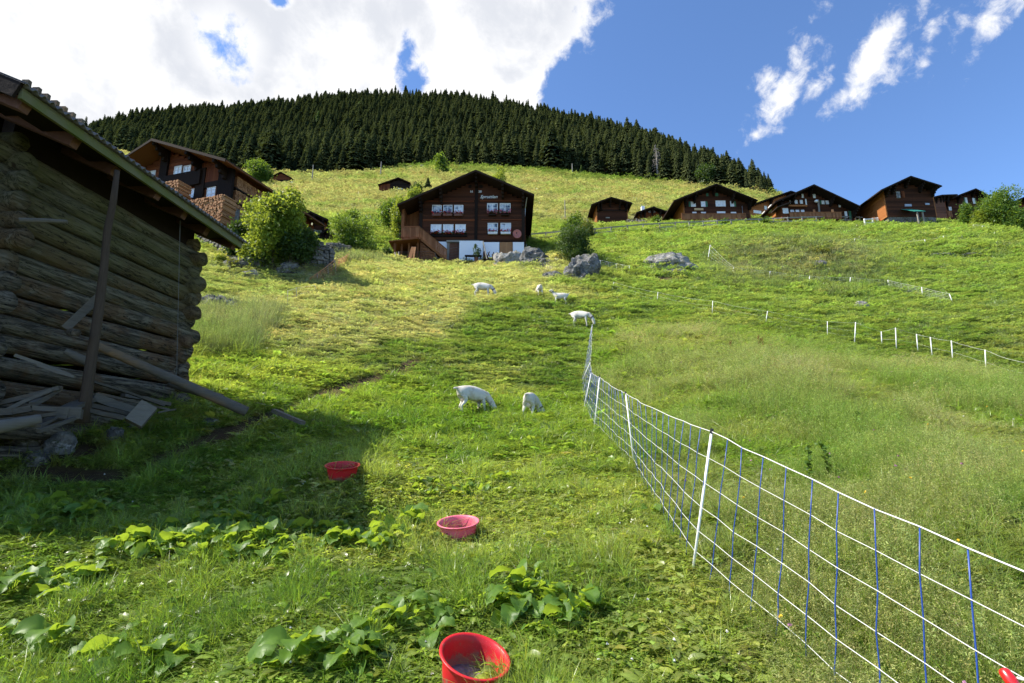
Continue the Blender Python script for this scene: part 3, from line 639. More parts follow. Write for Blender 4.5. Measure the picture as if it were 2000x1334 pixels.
mb = MB().rnd(); Mx = Matrix.Translation(Vector(PT(277, 808, 6.75))) @ Matrix.Rotation(.55, 4, 'Y') @ Matrix.Rotation(.4, 4, 'Z') @ Matrix.Rotation(-.5, 4, 'X'); mb.box((-.10, -.06, -.15), (.10, .06, .13), Mx)
tag(mb.build('timber_block', M['plank_grey']), 'pale squared timber block tipped on its corner beside the heap', 'timber block')

# ------------------------------------------------------------------ rocks
def rock_mesh(name, sx, sy, sz, seed, mat, sub=4, rough=.35, cut=.35):
    import bmesh
    bm = bmesh.new(); bmesh.ops.create_icosphere(bm, subdivisions=sub, radius=1.0)
    from mathutils import noise
    off = Vector((seed*7.3, seed*3.1, seed*1.7))
    for v in bm.verts:
        p = v.co.copy(); d = noise.fractal(p*.9+off, 1.0, 2.1, 6)*rough-abs(noise.noise(p*1.7+off))*rough*.9
        cell = -abs(noise.noise(p*4.3+off))*rough*.3
        q = p*(1+d+cell)
        q.x = math.copysign(abs(q.x)**.85, q.x); q.z = max(q.z, -cut)
        v.co = Vector((q.x*sx, q.y*sy, q.z*sz))
    me = bpy.data.meshes.new(name); bm.to_mesh(me); bm.free(); me.materials.append(M[mat])
    return me
def rock(px, py, wpx, hpx, label, mat='rock_grey', seed=1, name='rock', group=None, dfac=.7, tmin=1.8, sub=4, rough=.35, sink=.35):
    """px, py: middle of the rock's foot; wpx, hpx: its size in the photograph"""
    g = G(px, py, tmin); t = (g.y*fwd[1]+g.z*fwd[2]); w = wpx*t/FPX; h = hpx*t/FPX
    me = rock_mesh(name, w*.52, w*.52*dfac, h*.88, seed, mat, sub, rough, sink); o = bpy.data.objects.new(name, me); C.objects.link(o)
    o.location = (g.x, g.y+w*.2, g.z+h*.18); return tag(o, label, 'rock', group)
rock(38, 868, 70, 26, 'flat grey slab resting against the timber heap', 'rock_pale', 3, group='stones at the foot of the barn', sub=5)
rock(104, 884, 66, 34, 'largest whitish stone with dark stains in front of the timber heap', 'rock_pale', 8, group='stones at the foot of the barn', sub=5, rough=.3)
rock(50, 908, 62, 30, 'flat pointed slab lowest of the stones by the barn', 'rock_grey', 12, group='stones at the foot of the barn', sub=5)
rock(215, 868, 40, 34, 'rounded grey stone right of the pole foot', 'rock_grey', 17, group='stones at the foot of the barn')
rock(8, 852, 30, 14, 'small stone at the left frame edge under the planks', 'rock_grey', 19, group='stones at the foot of the barn')
rock(250, 838, 40, 18, 'low stone half sunk in grass between block and pole', 'rock_grey', 22, group='stones at the foot of the barn')
rock(405, 830, 34, 14, 'low dark stone half sunk in grass below the long log', 'rock_grey', 25, group='stones at the foot of the barn')
# outcrops further up
K = dict(tmin=20)
rock(985, 522, 74, 40, 'pale boulder left end of the ridge before the middle chalet', 'rock_pale', 31, group='boulders in front of the middle chalet', rough=.45, **K)
rock(1040, 517, 66, 36, 'dark broad boulder right of the pale one before the chalet', 'rock_grey', 33, group='boulders in front of the middle chalet', rough=.5, **K)
rock(1012, 517, 34, 18, 'low dark rubble between the two boulders before the chalet', 'rock_grey', 35, group='boulders in front of the middle chalet', **K)
rock(1062, 518, 30, 18, 'small dark boulder ending the ridge before the chalet', 'rock_grey', 36, group='boulders in front of the middle chalet', **K)
rock(1142, 546, 72, 58, 'tall crag with a leafy bush on its top right of the chalet', 'rock_grey', 38, group='boulders in front of the middle chalet', rough=.5, dfac=.8, **K)
rock(1090, 512, 22, 10, 'small pale stone between chalet and crag', 'rock_pale', 39, **K)
rock(1080, 545, 50, 16, 'low mossy ledge of rock below the ridge', 'rock_grey', 41, **K)
rock(1310, 526, 100, 40, 'large pale domed boulder alone on the bright slope', 'rock_pale', 43, rough=.4, **K)
rock(1322, 537, 56, 16, 'flat dark rock below the domed boulder', 'rock_grey', 45, **K)
rock(1606, 528, 36, 24, 'dark boulder on the fenced mound', 'rock_grey', 47, **K)
rock(1528, 529, 28, 14, 'flat pale stone on the fenced mound', 'rock_pale', 49, **K)
rock(1517, 509, 12, 5, 'tiny grey stone high on the fenced mound', 'rock_grey', 50, **K)
rock(1553, 564, 14, 5, 'small grey stone below the fenced mound', 'rock_pale', 51, **K)
rock(1686, 602, 30, 15, 'pale broken stone in the grass right of centre', 'rock_pale', 53, **K)
rock(1845, 502, 60, 9, 'long low dark rock band on the right hillside', 'rock_grey', 55, **K)
rock(1905, 500, 44, 9, 'short low dark rock band farthest right on the hillside', 'rock_grey', 56, **K)
rock(475, 526, 80, 34, 'rocky outcrop with moss left of the leafy tree foot', 'rock_grey', 61, rough=.5, **K)
rock(448, 512, 40, 16, 'dark crumbly outcrop beside the yellow shrub', 'rock_grey', 62, **K)
rock(488, 540, 40, 15, 'pale boulder below the mossy outcrop on the left', 'rock_pale', 63, **K)
rock(560, 532, 60, 20, 'dark outcrop under the stone wall', 'rock_grey', 65, **K)
rock(520, 518, 44, 12, 'low rocky ledge under the leafy tree', 'rock_grey', 66, **K)
rock(420, 608, 90, 36, 'long dark rock ledge beside the right end of the barn', 'rock_grey', 68, group=None, rough=.5, tmin=11)
rock(470, 600, 60, 14, 'lower dark ledge hidden in tall grass beyond the barn', 'rock_grey', 69, tmin=11)

def stone_wall(px0, py0, px1, py1, hpx0, hpx1, label, tmin=20, th=.5, seed=1):
    R = random.Random(seed); a = G(px0, py0, tmin); b = G(px1, py1, tmin); ta = a.y*fwd[1]+a.z*fwd[2]; tb = b.y*fwd[1]+b.z*fwd[2]
    h0 = hpx0*ta/FPX; h1 = hpx1*tb/FPX; L = (b-a).length; root = empty('stone_wall', a, 0, label, 'stone wall'); mb = MB(); d = (b-a).normalized(); nrm = Vector((d.y, -d.x, 0))
    n = max(3, int(L/.27))
    for i in range(n):
        f = (i+.5)/n; c = a.lerp(b, f); c.z = hz(c.x, c.y)-.2; h = lerp(h0, h1, f)*R.uniform(.85, 1.1)+.2; z = 0
        while z < h:
            s = R.uniform(.10, .22); w = L/n*R.uniform(.9, 1.25); mb.rnd(); mm = Matrix.Translation(c+Vector((0, 0, z))+nrm*R.uniform(-.05, .05)) @ Matrix.Rotation(math.atan2(d.y, d.x)+R.uniform(-.12, .12), 4, 'Z') @ Matrix.Rotation(R.uniform(-.08, .08), 4, 'Y')
            mb.box((-w/2+.015, -th/2*R.uniform(.85, 1.1), .012), (w/2-.015, th/2, s), mm); z += s
    o = mb.build('stonework', M['wall_stone']); under(o, root)
    bv = o.modifiers.new('b', 'BEVEL'); bv.width = .035; bv.segments = 2
    return root
stone_wall(560, 528, 648, 524, 46, 42, 'dry stone retaining wall below the leafy tree')
stone_wall(640, 498, 680, 500, 22, 20, 'short dry stone wall under the bushes left of the middle chalet', seed=5)
stone_wall(455, 505, 560, 522, 18, 36, 'low dry stone wall in the shade behind the leafy tree', seed=9)
stone_wall(392, 470, 462, 500, 22, 18, 'stone wall in shade below the log chalet on the left', seed=12)
stone_wall(1225, 440, 1265, 440, 10, 9, 'low stone wall before the small hut with a chimney', seed=15, tmin=55)
# ------------------------------------------------------------------ chalets and huts
class House:
    def __init__(s, name, label, px, py, t, rot=0., cat='chalet', group=None):
        p = Vector(PT(px, py, t)); s.rot = math.radians(rot); s.p = p; s.ex = Vector((math.cos(s.rot), math.sin(s.rot), 0)); s.ey = Vector((-math.sin(s.rot), math.cos(s.rot), 0))
        s.root = empty(name, p, s.rot, label, cat, group); s.yb = -.0
    def loc(s, px, py, off=0.):                      # the point of the plane y=-off (local) seen at px,py -> local x,z
        d = Vector(ray(px, py)); o = s.p-s.ey*off; k = o.dot(s.ey)/d.dot(s.ey); q = d*k-s.p; return q.dot(s.ex), q.z
    def side(s, px, py, x):                          # the point of the side wall plane x=const seen at px,py -> local y,z
        d = Vector(ray(px, py)); o = s.p+s.ex*x; k = o.dot(s.ex)/d.dot(s.ex); q = d*k-s.p; return q.dot(s.ey), q.z
    def part(s, mb, name, mat, parent=None, smooth=False):
        o = mb.build(name, M[mat], smooth=smooth); o.parent = parent or s.root; return o
    def shape(s, wl, wr, zb, ridge, lt, rt, depth, of=1.0, wall='dark_wall', sidewall=None, base=None, basemat='wall_stone', th=.16, roofmat='roof_shingle', strip=.21, back=.6, brackets=True, found=True, soffit='beam_dark'):
        """ridge/lt/rt: px,py of the roof's front edge (top); wl, wr local x of wall corners"""
        s.of = of; s.depth = depth; rx, rz = s.loc(*ridge, of); lx, lz = s.loc(*lt, of); qx, qz = s.loc(*rt, of)
        s.rz = lambda x: (rz+(lz-rz)*(rx-x)/(rx-lx)) if x < rx else (rz+(qz-rz)*(x-rx)/(qx-rx))
        s.ridge = (rx, rz); s.wl, s.wr, s.zb = wl, wr, zb; D = depth
        # front and back walls of boards
        for yy, nm in ((0, 'front_wall'), (D, 'back_wall')):
            mb = MB(); z = zb
            while z < rz-th-.1:
                z1 = z+strip-.012; zm = z+strip*.9; a, b = wl, wr
                if s.rz(wl)-th < zm: a = rx-(rx-lx)*(rz-th-zm)/(rz-lz)
                if s.rz(wr)-th < zm: b = rx+(qx-rx)*(rz-th-zm)/(rz-qz)
                if b-a > .15:
                    mb.rnd(); o_ = random.uniform(0, .018)
                    mb.box((a, yy-.02-o_, z), (b, yy+.12, z1))
                z += strip
            if yy == 0: mb.rv = 0.0; 
            s.part(mb, nm, wall)
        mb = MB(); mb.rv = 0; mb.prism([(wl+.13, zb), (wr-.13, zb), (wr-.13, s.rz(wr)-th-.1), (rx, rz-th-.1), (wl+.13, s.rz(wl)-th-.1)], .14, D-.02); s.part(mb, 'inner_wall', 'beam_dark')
        for x, sg in ((wl, -1), (wr, 1)):
            mb = MB(); z = zb; top = s.rz(x)-th
            while z < top-.05:
                mb.rnd(); o_ = random.uniform(0, .018); z1 = min(z+strip-.012, top)
                mb.box((x-.12-o_ if sg < 0 else x, -.02, z), (x if sg < 0 else x+.12+o_, D+.14, z1)); z += strip
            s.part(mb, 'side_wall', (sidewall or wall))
        # roof
        mb = MB(); y0, y1 = -of, D+back
        for (ax, az_, bx_, bz) in ((lx, lz, rx, rz), (rx, rz, qx, qz)):
            mb.rnd(); nst = 10; ddx = (bx_-ax)/nst; ddz = (bz-az_)/nst
            for i in range(nst):
                xa, za, xb, zb_ = ax+ddx*i, az_+ddz*i, ax+ddx*(i+1), az_+ddz*(i+1); mb.rnd(); lift = .03 if bx_ == rx else 0; l2 = .03-lift
                mb.prism([(xa, za-.06), (xb, zb_-.06), (xb, zb_+lift*0), (xa, za+.0)], y0, y1)
        r_ = s.part(mb, 'roof', roofmat)
        mb = MB()
        for (ax, az_, bx_, bz) in ((lx, lz, rx, rz), (rx, rz, qx, qz)):
            mb.rnd(); mb.prism([(ax, az_-th), (bx_, bz-th), (bx_, bz-.063), (ax, az_-.063)], y0+.05, y1-.05)
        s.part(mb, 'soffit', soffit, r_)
        mb = MB()
        for (ax, az_, bx_, bz) in ((lx, lz, rx, rz), (rx, rz, qx, qz)):
            mb.rnd(); mb.prism([(ax, az_-th-.06), (bx_, bz-th-.06), (bx_, bz-.03), (ax, az_-.03)], y0-.035, y0+.0)
        s.part(mb, 'bargeboard', 'beam_dark', r_)
        if brackets:
            for f in (-.97, -.5, 0, .5, .97):
                x = rx+(lx-rx)*-f*.92 if f < 0 else rx+(qx-rx)*f*.92
                if f in (-.97, .97): x = wl+.1 if f < 0 else wr-.1
                z = s.rz(x)-th-.02; mb = MB(); mb.rnd(); k = .24
                for q in range(4): mb.box((x-.10, -of*(1-.2*q)+.12, z-k*(q+1)), (x+.10, .05, z-k*q-.005))
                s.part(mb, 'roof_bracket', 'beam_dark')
        if found:
            mb = MB(); mb.rnd(); mb.box((wl+.05, .03, zb-3.2), (wr-.05, D, zb)); s.part(mb, 'foundation', basemat)
        c = s.p+s.ex*((wl+wr)/2)+s.ey*(D/2); FOOT.append((c.x, c.y, (wr-wl)/2+.3, D/2+.4))
        return s
    def window(s, px0, py0, px1, py1, flowers=None, box=None, shut='', frame='white_paint', pane='window_glass', cols=2, rows=1, curtain=True, off=0.04, rect=None):
        if rect: x0, z0, x1, z1 = rect
        else: (x0, z1), (x1, z0) = s.loc(px0, py0, off), s.loc(px1, py1, off)
        w = max(.05, (x1-x0)*.06); mb = MB(); y = -off
        mb.box((x0, y-.05, z0), (x1, y, z0+w)); mb.box((x0, y-.05, z1-w), (x1, y, z1)); mb.box((x0, y-.05, z0+w), (x0+w, y, z1-w)); mb.box((x1-w, y-.05, z0+w), (x1, y, z1-w))
        for i in range(1, cols): x = lerp(x0, x1, i/cols); mb.box((x-w*.5, y-.04, z0+w), (x+w*.5, y, z1-w))
        for i in range(1, rows): z = lerp(z0, z1, i/rows); mb.box((x0+w, y-.035, z-w*.3), (x1-w, y, z+w*.3))
        f = s.part(mb, 'window', frame)
        mb = MB(); mb.rnd(); mb.box((x0+w*.5, y-.015, z0+w*.5), (x1-w*.5, y+.01, z1-w*.5)); s.part(mb, 'pane', pane, f)
        for c_ in shut:
            sw = (x1-x0)*.42; a = x0-sw-.02 if c_ == 'l' else x1+.02; mb = MB(); mb.rnd(); mb.box((a, y-.04, z0), (a+sw, y, z1)); s.part(mb, 'shutter', 'green_paint', f)
        if box: 
            mb = MB(); mb.rnd(); mb.box((x0+.03, y-.28, z0-.24), (x1-.03, y-.07, z0-.02)); s.part(mb, 'flower_box', box, f)
        if flowers:
            R = random.Random(int(px0*13+py0)); mb = MB()
            for i in range(90):
                c = Vector((R.uniform(x0, x1), y-.18+R.uniform(-.13, .1), z0-.04+abs(R.gauss(0, .12))+.1*math.sin((px0+i)*.3))); mb.rnd(); r = R.uniform(.025, .055)
                a = Vector((R.gauss(0, 1), R.gauss(0, 1), R.gauss(0, 1))).normalized(); b = a.cross(Vector((0, 0, 1))).normalized(); mb.add([c-a*r-b*r, c+a*r-b*r, c+a*r+b*r, c-a*r+b*r], [(0, 1, 2, 3)])
            s.part(mb, 'flowers', flowers, f)
            mb = MB()
            for i in range(60):
                c = Vector((R.uniform(x0, x1), y-.18+R.uniform(-.12, .12), z0-.08+abs(R.gauss(0, .08)))); mb.rnd(); r = R.uniform(.03, .06)
                a = Vector((R.gauss(0, 1), R.gauss(0, 1), R.gauss(0, 1))).normalized(); b = a.cross(Vector((0, 0, 1))).normalized(); mb.add([c-a*r-b*r, c+a*r-b*r, c+a*r+b*r, c-a*r+b*r], [(0, 1, 2, 3)])
            s.part(mb, 'leaves', 'leaf_dark', f)
        return f
    def side_window(s, sg, y0, y1, z0, z1, pane='window_glass', frame='white_paint', cols=2):
        x = s.wl-.15 if sg < 0 else s.wr+.15; a, b = (x-.04, x) if sg < 0 else (x, x+.04); w = .07; mb = MB()
        mb.box((a, y0, z0), (b, y1, z0+w)); mb.box((a, y0, z1-w), (b, y1, z1))
        for i in range(cols+1): y = lerp(y0, y1-w, i/cols); mb.box((a, y, z0+w), (b, y+w, z1-w))
        f = s.part(mb, 'window', frame); mb = MB(); mb.rnd(); mb.box((a+.01, y0+.03, z0+.03), (b-.01, y1-.03, z1-.03)); s.part(mb, 'pane', pane, f)
    def pbox(s, name, mat, px0, py0, px1, py1, y0, y1, off=None, parent=None):      # a box whose front face covers the given pixels
        off = -y0 if off is None else off; (x0, z1), (x1, z0) = s.loc(px0, py0, off), s.loc(px1, py1, off); mb = MB(); mb.rnd(); mb.box((x0, y0, z0), (x1, y1, z1)); return s.part(mb, name, mat, parent)
    def planks(s, name, mat, px0, py0, px1, py1, y0, y1, w=.16, parent=None):       # upright boards side by side
        (x0, z1), (x1, z0) = s.loc(px0, py0, -y0), s.loc(px1, py1, -y0); mb = MB(); x = x0
        while x < x1-.03: mb.rnd(); o_ = random.uniform(0, .02); mb.box((x, y0-o_, z0), (min(x+w-.012, x1), y1, z1+random.uniform(-.015, .015))); x += w
        return s.part(mb, name, mat, parent)

# --- middle chalet
h = House('wooden_chalet', 'dark three storey wooden chalet in the middle with white plastered base and red flowers', 930, 507, 50)
wl, _ = h.loc(819, 471); wr, _ = h.loc(1024, 471); zb = h.loc(930, 472)[1]
h.shape(wl, wr, zb, (929, 331), (776, 398), (1043.5, 379), 10.5, 1.5, 'dark_wall', found=False)
xm = h.loc(930.5, 400)[0]
mb = MB(); mb.rnd(); mb.box((xm-.14, -.13, zb), (xm+.14, -.05, h.rz(xm)-.7)); h.part(mb, 'corner_post', 'beam_dark')
for xx in (wl+.1, wr-.1): mb = MB(); mb.rnd(); mb.box((xx-.14, -.12, zb), (xx+.14, -.04, h.rz(xx)-.6)); h.part(mb, 'corner_post', 'beam_dark')
(x0, z1) = h.loc(822, 390, .1); (x1, z0) = h.loc(1018, 396, .1)
for (a, b, c, d) in ((823, 391.5, 925, 394), (937, 391, 1020, 393.2), (826, 428, 927, 431), (940, 428, 1020, 430)):
    h.pbox('trim_board', 'redbrown_wall', a, b, c, d, -.09, -.0)
for (a, b, c) in ((844.3, 862.3, 'flower_box'), (865.9, 883.4, 'flower_box'), (887.1, 904.6, 'flower_box')): h.window(a, 400.7, b, 419, 'flower_red', c)
for (a, b) in ((951.4, 972), (976, 997.2)): h.window(a, 397.3, b, 415.6, 'flower_pink', None, rows=2); h.pbox('flower_bracket', 'beam_dark', a+3, 417.5, b-3, 420, -.3, -.05)
for (a, b) in ((841.6, 862), (865.4, 885.4), (889.3, 909.5)): h.window(a, 438.5, b, 456, 'flower_red', None, pane='curtain_sky_pane', cols=3)
for (a, b) in ((952.6, 972.4), (977.5, 998.1)): h.window(a, 435.8, b, 454, 'flower_red', 'white_paint', rows=2)
h.pbox('ledge', 'beam_dark', 836, 457, 912, 462, -.16, 0)
for (a, b) in ((915, 921), (936, 943)): h.pbox('vent', 'beam_dark', a, 361, b, 367, -.07, -.02)
# plastered base
D = h.depth
mb = MB(); mb.rnd(); mb.box((wl+.1, .1, -3), (wr-.1, D, zb)); h.part(mb, 'base_wall', 'wall_stone')
h.pbox('plaster_wall', 'plaster', 897.4, 470.5, 942.4, 509, -.65, .09, off=.65); h.pbox('plaster_wall', 'plaster', 944.5, 473, 975, 503, -.12, .09); h.pbox('plaster_wall', 'plaster', 1001.7, 472.8, 1023.5, 500, -.12, .09); h.pbox('plaster_wall', 'plaster', 852, 472, 872.5, 497, -.06, .09)
h.planks('board_door', 'new_wood', 976.5, 473, 1001, 500, -.14, .09, .14); dd = h.planks('door', 'hut_wood', 877, 475, 896, 508, -.08, .09, .2)
h.pbox('door_frame', 'fence_wood', 873, 472, 877, 508, -.14, .09); h.pbox('lintel', 'fence_wood', 872, 469, 936, 472.5, -.3, .09)
# balcony and stairs
bal = h.planks('balcony', 'balcony_wood', 784, 443.5, 818.5, 463, -1.45, -1.38, .15)
(bx0, bz1), (bx1, bz0) = h.loc(784, 443.5, 1.45), h.loc(818.5, 463, 1.45)
mb = MB(); mb.rnd(); mb.box((bx0, -1.5, bz1), (bx1, -1.34, bz1+.07)); h.part(mb, 'handrail', 'balcony_wood', bal); mb = MB(); mb.rnd(); mb.box((bx0, -1.4, bz0-.14), (bx1+.1, 0, bz0-.02)); h.part(mb, 'balcony_floor', 'balcony_wood', bal)
mb = MB()
y = -1.38
while y < -.1: mb.rnd(); mb.box((bx0, y, bz0), (bx0+.05, y+.14, bz1)); y += .15
h.part(mb, 'side_boards', 'balcony_wood', bal)
gz = h.loc(790, 510, 1.4)[1]-.4
for xx in (bx0+.1, bx0+.75, bx1-.1):
    mb = MB(); mb.rnd(); mb.box((xx-.08, -1.42, gz), (xx+.08, -1.26, bz0)); h.part(mb, 'post', 'porch_wood', bal)
(sx0, sz0), (sx1, sz1) = h.loc(819, 443.5, 1.2), h.loc(873, 488, 1.2); st = MB(); n = 22
for i in range(n):
    f = i/n; x = lerp(sx0, sx1, f); z = lerp(sz0, sz1, f); st.rnd(); dx = (sx1-sx0)/n; dz = (sz1-sz0)/n
    st.prism([(x, z-1.0), (x+dx-.012, z+dz-1.0), (x+dx-.012, z+dz), (x, z)], -1.22, -1.17)
sg = h.part(st, 'staircase', 'balcony_wood')
mb = MB(); mb.beam((sx0, -1.2, sz0+.03), (sx1, -1.2, sz1+.03), .1, .07); mb.beam((sx0, -1.2, sz0-1.02), (sx1, -1.2, sz1-1.02), .08, .2); h.part(mb, 'handrail', 'porch_wood', sg)
mb = MB()
for i in range(14):
    f = (i+.5)/14; x = lerp(sx0, sx1, f); z = lerp(sz0, sz1, f)-1.0; mb.rnd(); mb.box((x-.14, -1.15, z), (x+.14, -.2, z+.04))
h.part(mb, 'step', 'balcony_wood', sg)
# recessed porch bay at the left under the roof
(px0_, pz1), (px1_, pz0) = h.loc(791, 396), h.loc(818, 470); mb = MB(); x = px0_
while x < px1_-.05: mb.rnd(); mb.box((x, .8, pz0), (x+.18, .9, h.rz(x)-.25)); x += .19
h.part(mb, 'porch_wall', 'porch_wood')
h.planks('eave_screen', 'porch_wood', 785, 408, 789, 443, -.4, 7, .3)
(ax, az_), (bx_, bz_) = h.loc(759, 472, 2.2), h.loc(786, 469, 2.2); mb = MB(); mb.rnd(); mb.prism([(ax, az_), (bx_+1.4, bz_+.15), (bx_+1.4, bz_+.23), (ax, az_+.09)], -2.2, 1.5)
lt = h.part(mb, 'lean_to_roof', 'porch_wood'); mb = MB(); mb.rnd(); mb.box((ax+.4, -1.9, gz), (ax+.58, -1.74, az_+.02)); mb.box((ax+.4, .8, gz), (ax+.58, .96, az_+.02)); h.part(mb, 'post', 'porch_wood', lt)
# gutter and lettering
mb = MB(); mb.tube([(wr+.25, -1.0, h.rz(wr)-.5), (wr+.1, -.15, h.rz(wr)-1.2), (wr+.1, -.15, h.rz(wr)-2.1)], .04, 6); h.part(mb, 'antenna', 'metal_grey')
def lettering(hh, txt, px, py, size, mat='white_paint', off=.13, shear=0., bold=.006):
    cu = bpy.data.curves.new('lettering', 'FONT'); cu.body = txt; cu.size = size; cu.extrude = .01; cu.shear = shear; cu.offset = bold; cu.materials.append(M[mat])
    to = bpy.data.objects.new('tmp', cu); C.objects.link(to); me = bpy.data.meshes.new_from_object(to.evaluated_get(bpy.context.evaluated_depsgraph_get())); bpy.data.objects.remove(to); me.name = 'lettering'
    o = bpy.data.objects.new('lettering', me); C.objects.link(o); o.parent = hh.root; x, z = hh.loc(px, py, off); o.location = (x, -off, z); o.rotation_euler = (math.pi/2, 0, 0)
lettering(h, '16', 917.5, 376, .30); lettering(h, '20', 934.5, 376, .30); lettering(h, 'Spruttlen', 937.5, 387, .44, shear=.35, bold=.004)
# satellite dish on the wall
dx_, dz_ = h.loc(1010, 457.5, .5); mb = MB(); cs = []
for i in range(6):
    r = .40*i/5; base = len(mb.v)
    for j in range(24): a = 6.2832*j/24; mb.v.append((dx_+r*math.cos(a), -.5-.10*(r/.4)**2, dz_+r*1.08*math.sin(a))); mb.r.append(.5)
    if i: 
        for j in range(24): mb.f.append((base-24+j, base-24+(j+1) % 24, base+(j+1) % 24, base+j))
ds = mb.build('dish_bowl', M['dish_red'], smooth=True); sd = ds.modifiers.new('s', 'SOLIDIFY'); sd.thickness = .015
dr = empty('satellite_dish', h.p, h.rot, 'round red satellite dish on the right of the middle chalet wall', 'satellite dish'); ds.parent = dr
mb = MB(); mb.tube([(dx_, -.5, dz_), (dx_, -.1, dz_-.1)], .03, 6); mb.tube([(dx_, -.5, dz_-.35), (dx_-.05, -.95, dz_-.1)], .015, 6); o = mb.build('arm', M['metal_grey']); o.parent = dr
mb = MB(); mb.tube([(dx_-.05, -.92, dz_-.1), (dx_-.05, -1.02, dz_-.08)], .05, 8); o = mb.build('receiver', M['cap_black']); o.parent = dr
# bench, potted conifer, stacked wood, leaning boards
bx2, bz2 = h.loc(908, 499.5, 1.5); bench = empty('bench', h.p+Vector((bx2, -1.5, bz2-.45)), 0, 'dark wooden bench in front of the white wall of the middle chalet', 'bench')
mb = MB(); mb.rnd(); mb.box((0, -.2, .40), (1.5, .2, .45)); o = mb.build('seat', M['beam_dark']); o.parent = bench
for xx in (.1, 1.35): mb = MB(); mb.rnd(); mb.box((xx, -.18, -.3), (xx+.07, .18, .40)); o = mb.build('leg', M['beam_dark']); o.parent = bench
def leafcloud(mb, c, rx, ry, rz, n, sz, R, hollow=.5, up=.3):
    for i in range(n):
        d = Vector((R.gauss(0, 1), R.gauss(0, 1), R.gauss(0, 1))).normalized(); r = R.uniform(hollow, 1.0)**.6
        p = Vector((c[0]+d.x*rx*r, c[1]+d.y*ry*r, c[2]+d.z*rz*r)); a = (d+Vector((R.gauss(0, .7), R.gauss(0, .7), R.gauss(0, .7)+up))).normalized()
        u = a.cross(Vector((R.gauss(0, 1), R.gauss(0, 1), R.gauss(0, 1)))).normalized(); v = a.cross(u); s_ = sz*R.uniform(.6, 1.3); mb.rnd()
        mb.add([p-u*s_, p-v*s_*.55, p+u*s_, p+v*s_*.55], [(0, 1, 2, 3)])
cx, cz = h.loc(930.5, 503, 1.4); mb = MB(); R = random.Random(4)
for (dx, dz, w, hh_) in ((-.05, .75, .30, .55), (.22, .65, .2, .35), (0, .3, .34, .3), (-.1, 1.15, .12, .22)): leafcloud(mb, (cx+dx, -1.5, cz+dz-.1), w, w, hh_, 260, .05, R)
pt = empty('potted_conifer', h.p, 0, 'small dark potted conifer at the right end of the bench', 'plant'); o = mb.build('foliage', M['leaf_dark']); o.parent = pt
mb = MB(); mb.tube([(cx, -1.5, cz-.5), (cx, -1.5, cz-.05)], [.16, .2], 12); o = mb.build('pot', M['hut_wood']); o.parent = pt
def woodpile(name, Mx, L, Hh, D_, label, mat='new_wood', shape=None, r=.07, seed=1):
    R = random.Random(seed); mb = MB(); z = r
    while z < Hh:
        x = r*R.uniform(.5, 1)
        while x < L:
            q = r*R.uniform(.7, 1.15)
            if shape is None or z < shape(x/L)*Hh:
                mb.rnd(); n = R.choice((5, 6, 6)); a = Mx @ Vector((x, R.uniform(-.05, .05), z)); b = Mx @ Vector((x, D_, z)); mb.tube([a, b], q, n)
            x += q*2*.93
        z += r*1.75
    o = mb.build(name, M[mat]); return tag(o, label, 'woodpile')
x0, z0 = h.loc(819, 510, 1.1); x1, _ = h.loc(850, 510, 1.1)
woodpile('stacked_firewood', Matrix.Translation(h.p+Vector((x0, -1.1, gz+.2))), (x1-x0), 2.2, .4, 'firewood stacked under the outside stair of the middle chalet', 'balcony_wood', lambda f: 1.0-.55*f, .06, 3)
for i, (a, b, lb) in enumerate(((800, 806, 'wide fresh board leaning under the balcony'), (808, 810, 'narrow board leaning beside the wide one under the balcony'))):
    p0 = Vector(PT(a-1, 509, 47.3)); p1 = Vector(PT(b+1, 482, 48)); mb = MB(); mb.rnd(); mb.beam(p0, p1, .3 if i == 0 else .15, .05, up=(0, 1, 0)); tag(mb.build('leaning_board', M['new_wood']), lb, 'board')
p0 = Vector(PT(943.5, 471, 48)); p1 = Vector(PT(951, 506, 47.5)); mb = MB(); mb.rnd(); mb.beam(p0, p1, .08, .08); tag(mb.build('leaning_pole', M['fence_wood']), 'thin pole leaning between the two white walls of the middle chalet', 'pole')
x0, z0 = h.loc(949, 501, .9); mb = MB(); R = random.Random(8)
for i in range(26): 
    a = h.p+Vector((x0+R.uniform(-.3, .6), -.9+R.uniform(-.2, .2), z0-.35+R.uniform(0, .1))); mb.rnd(); mb.beam(a, a+Vector((R.uniform(-.3, .3), R.uniform(-.1, .1), R.uniform(.1, .85))), .07, .05)
tag(mb.build('scrap_wood', M['hut_wood']), 'small heap of brushwood beside the white wall', 'wood heap')

# --- left chalet with the firewood
h = House('wooden_chalet', 'reddish brown wooden chalet with stacked firewood at the upper left behind the barn roof', 440, 440, 37, -17)
wl = h.loc(210, 400)[0]; wr = h.loc(441, 400)[0]; zb = h.loc(440, 425)[1]
h.shape(wl, wr, zb, (297, 270), (140, 371), (441, 310), 9.0, 1.5, 'redbrown_wall', sidewall='redbrown_wall', strip=.24, soffit='porch_wood')
for (a, b, c, d) in ((342, 326, 353.5, 346), (360, 325, 371.5, 344), (289, 336, 302, 352)): h.window(a, b, c, d, None, None, rows=3, pane='curtain_sky_pane')
for (a, b, c, d) in ((366, 371.5, 379, 386), (406, 366, 420, 384)): h.window(a, b, c, d, None, None, rows=3, pane='curtain_sky_pane')
h.pbox('floor_beam', 'beam_dark', 305, 347, 388, 358, -.35, 0); h.pbox('floor_beam', 'beam_dark', 392, 358, 430, 361, -.14, 0)
for (a, b, c, d) in ((385, 330, 394, 388), (316, 300, 322, 352), (429, 325, 446, 415)): h.pbox('corner_post', 'beam_dark', a, b, c, d, -.2, 0)
h.planks('board_panel', 'redbrown_wall', 395, 322, 428, 358, -.12, -.0, .16)
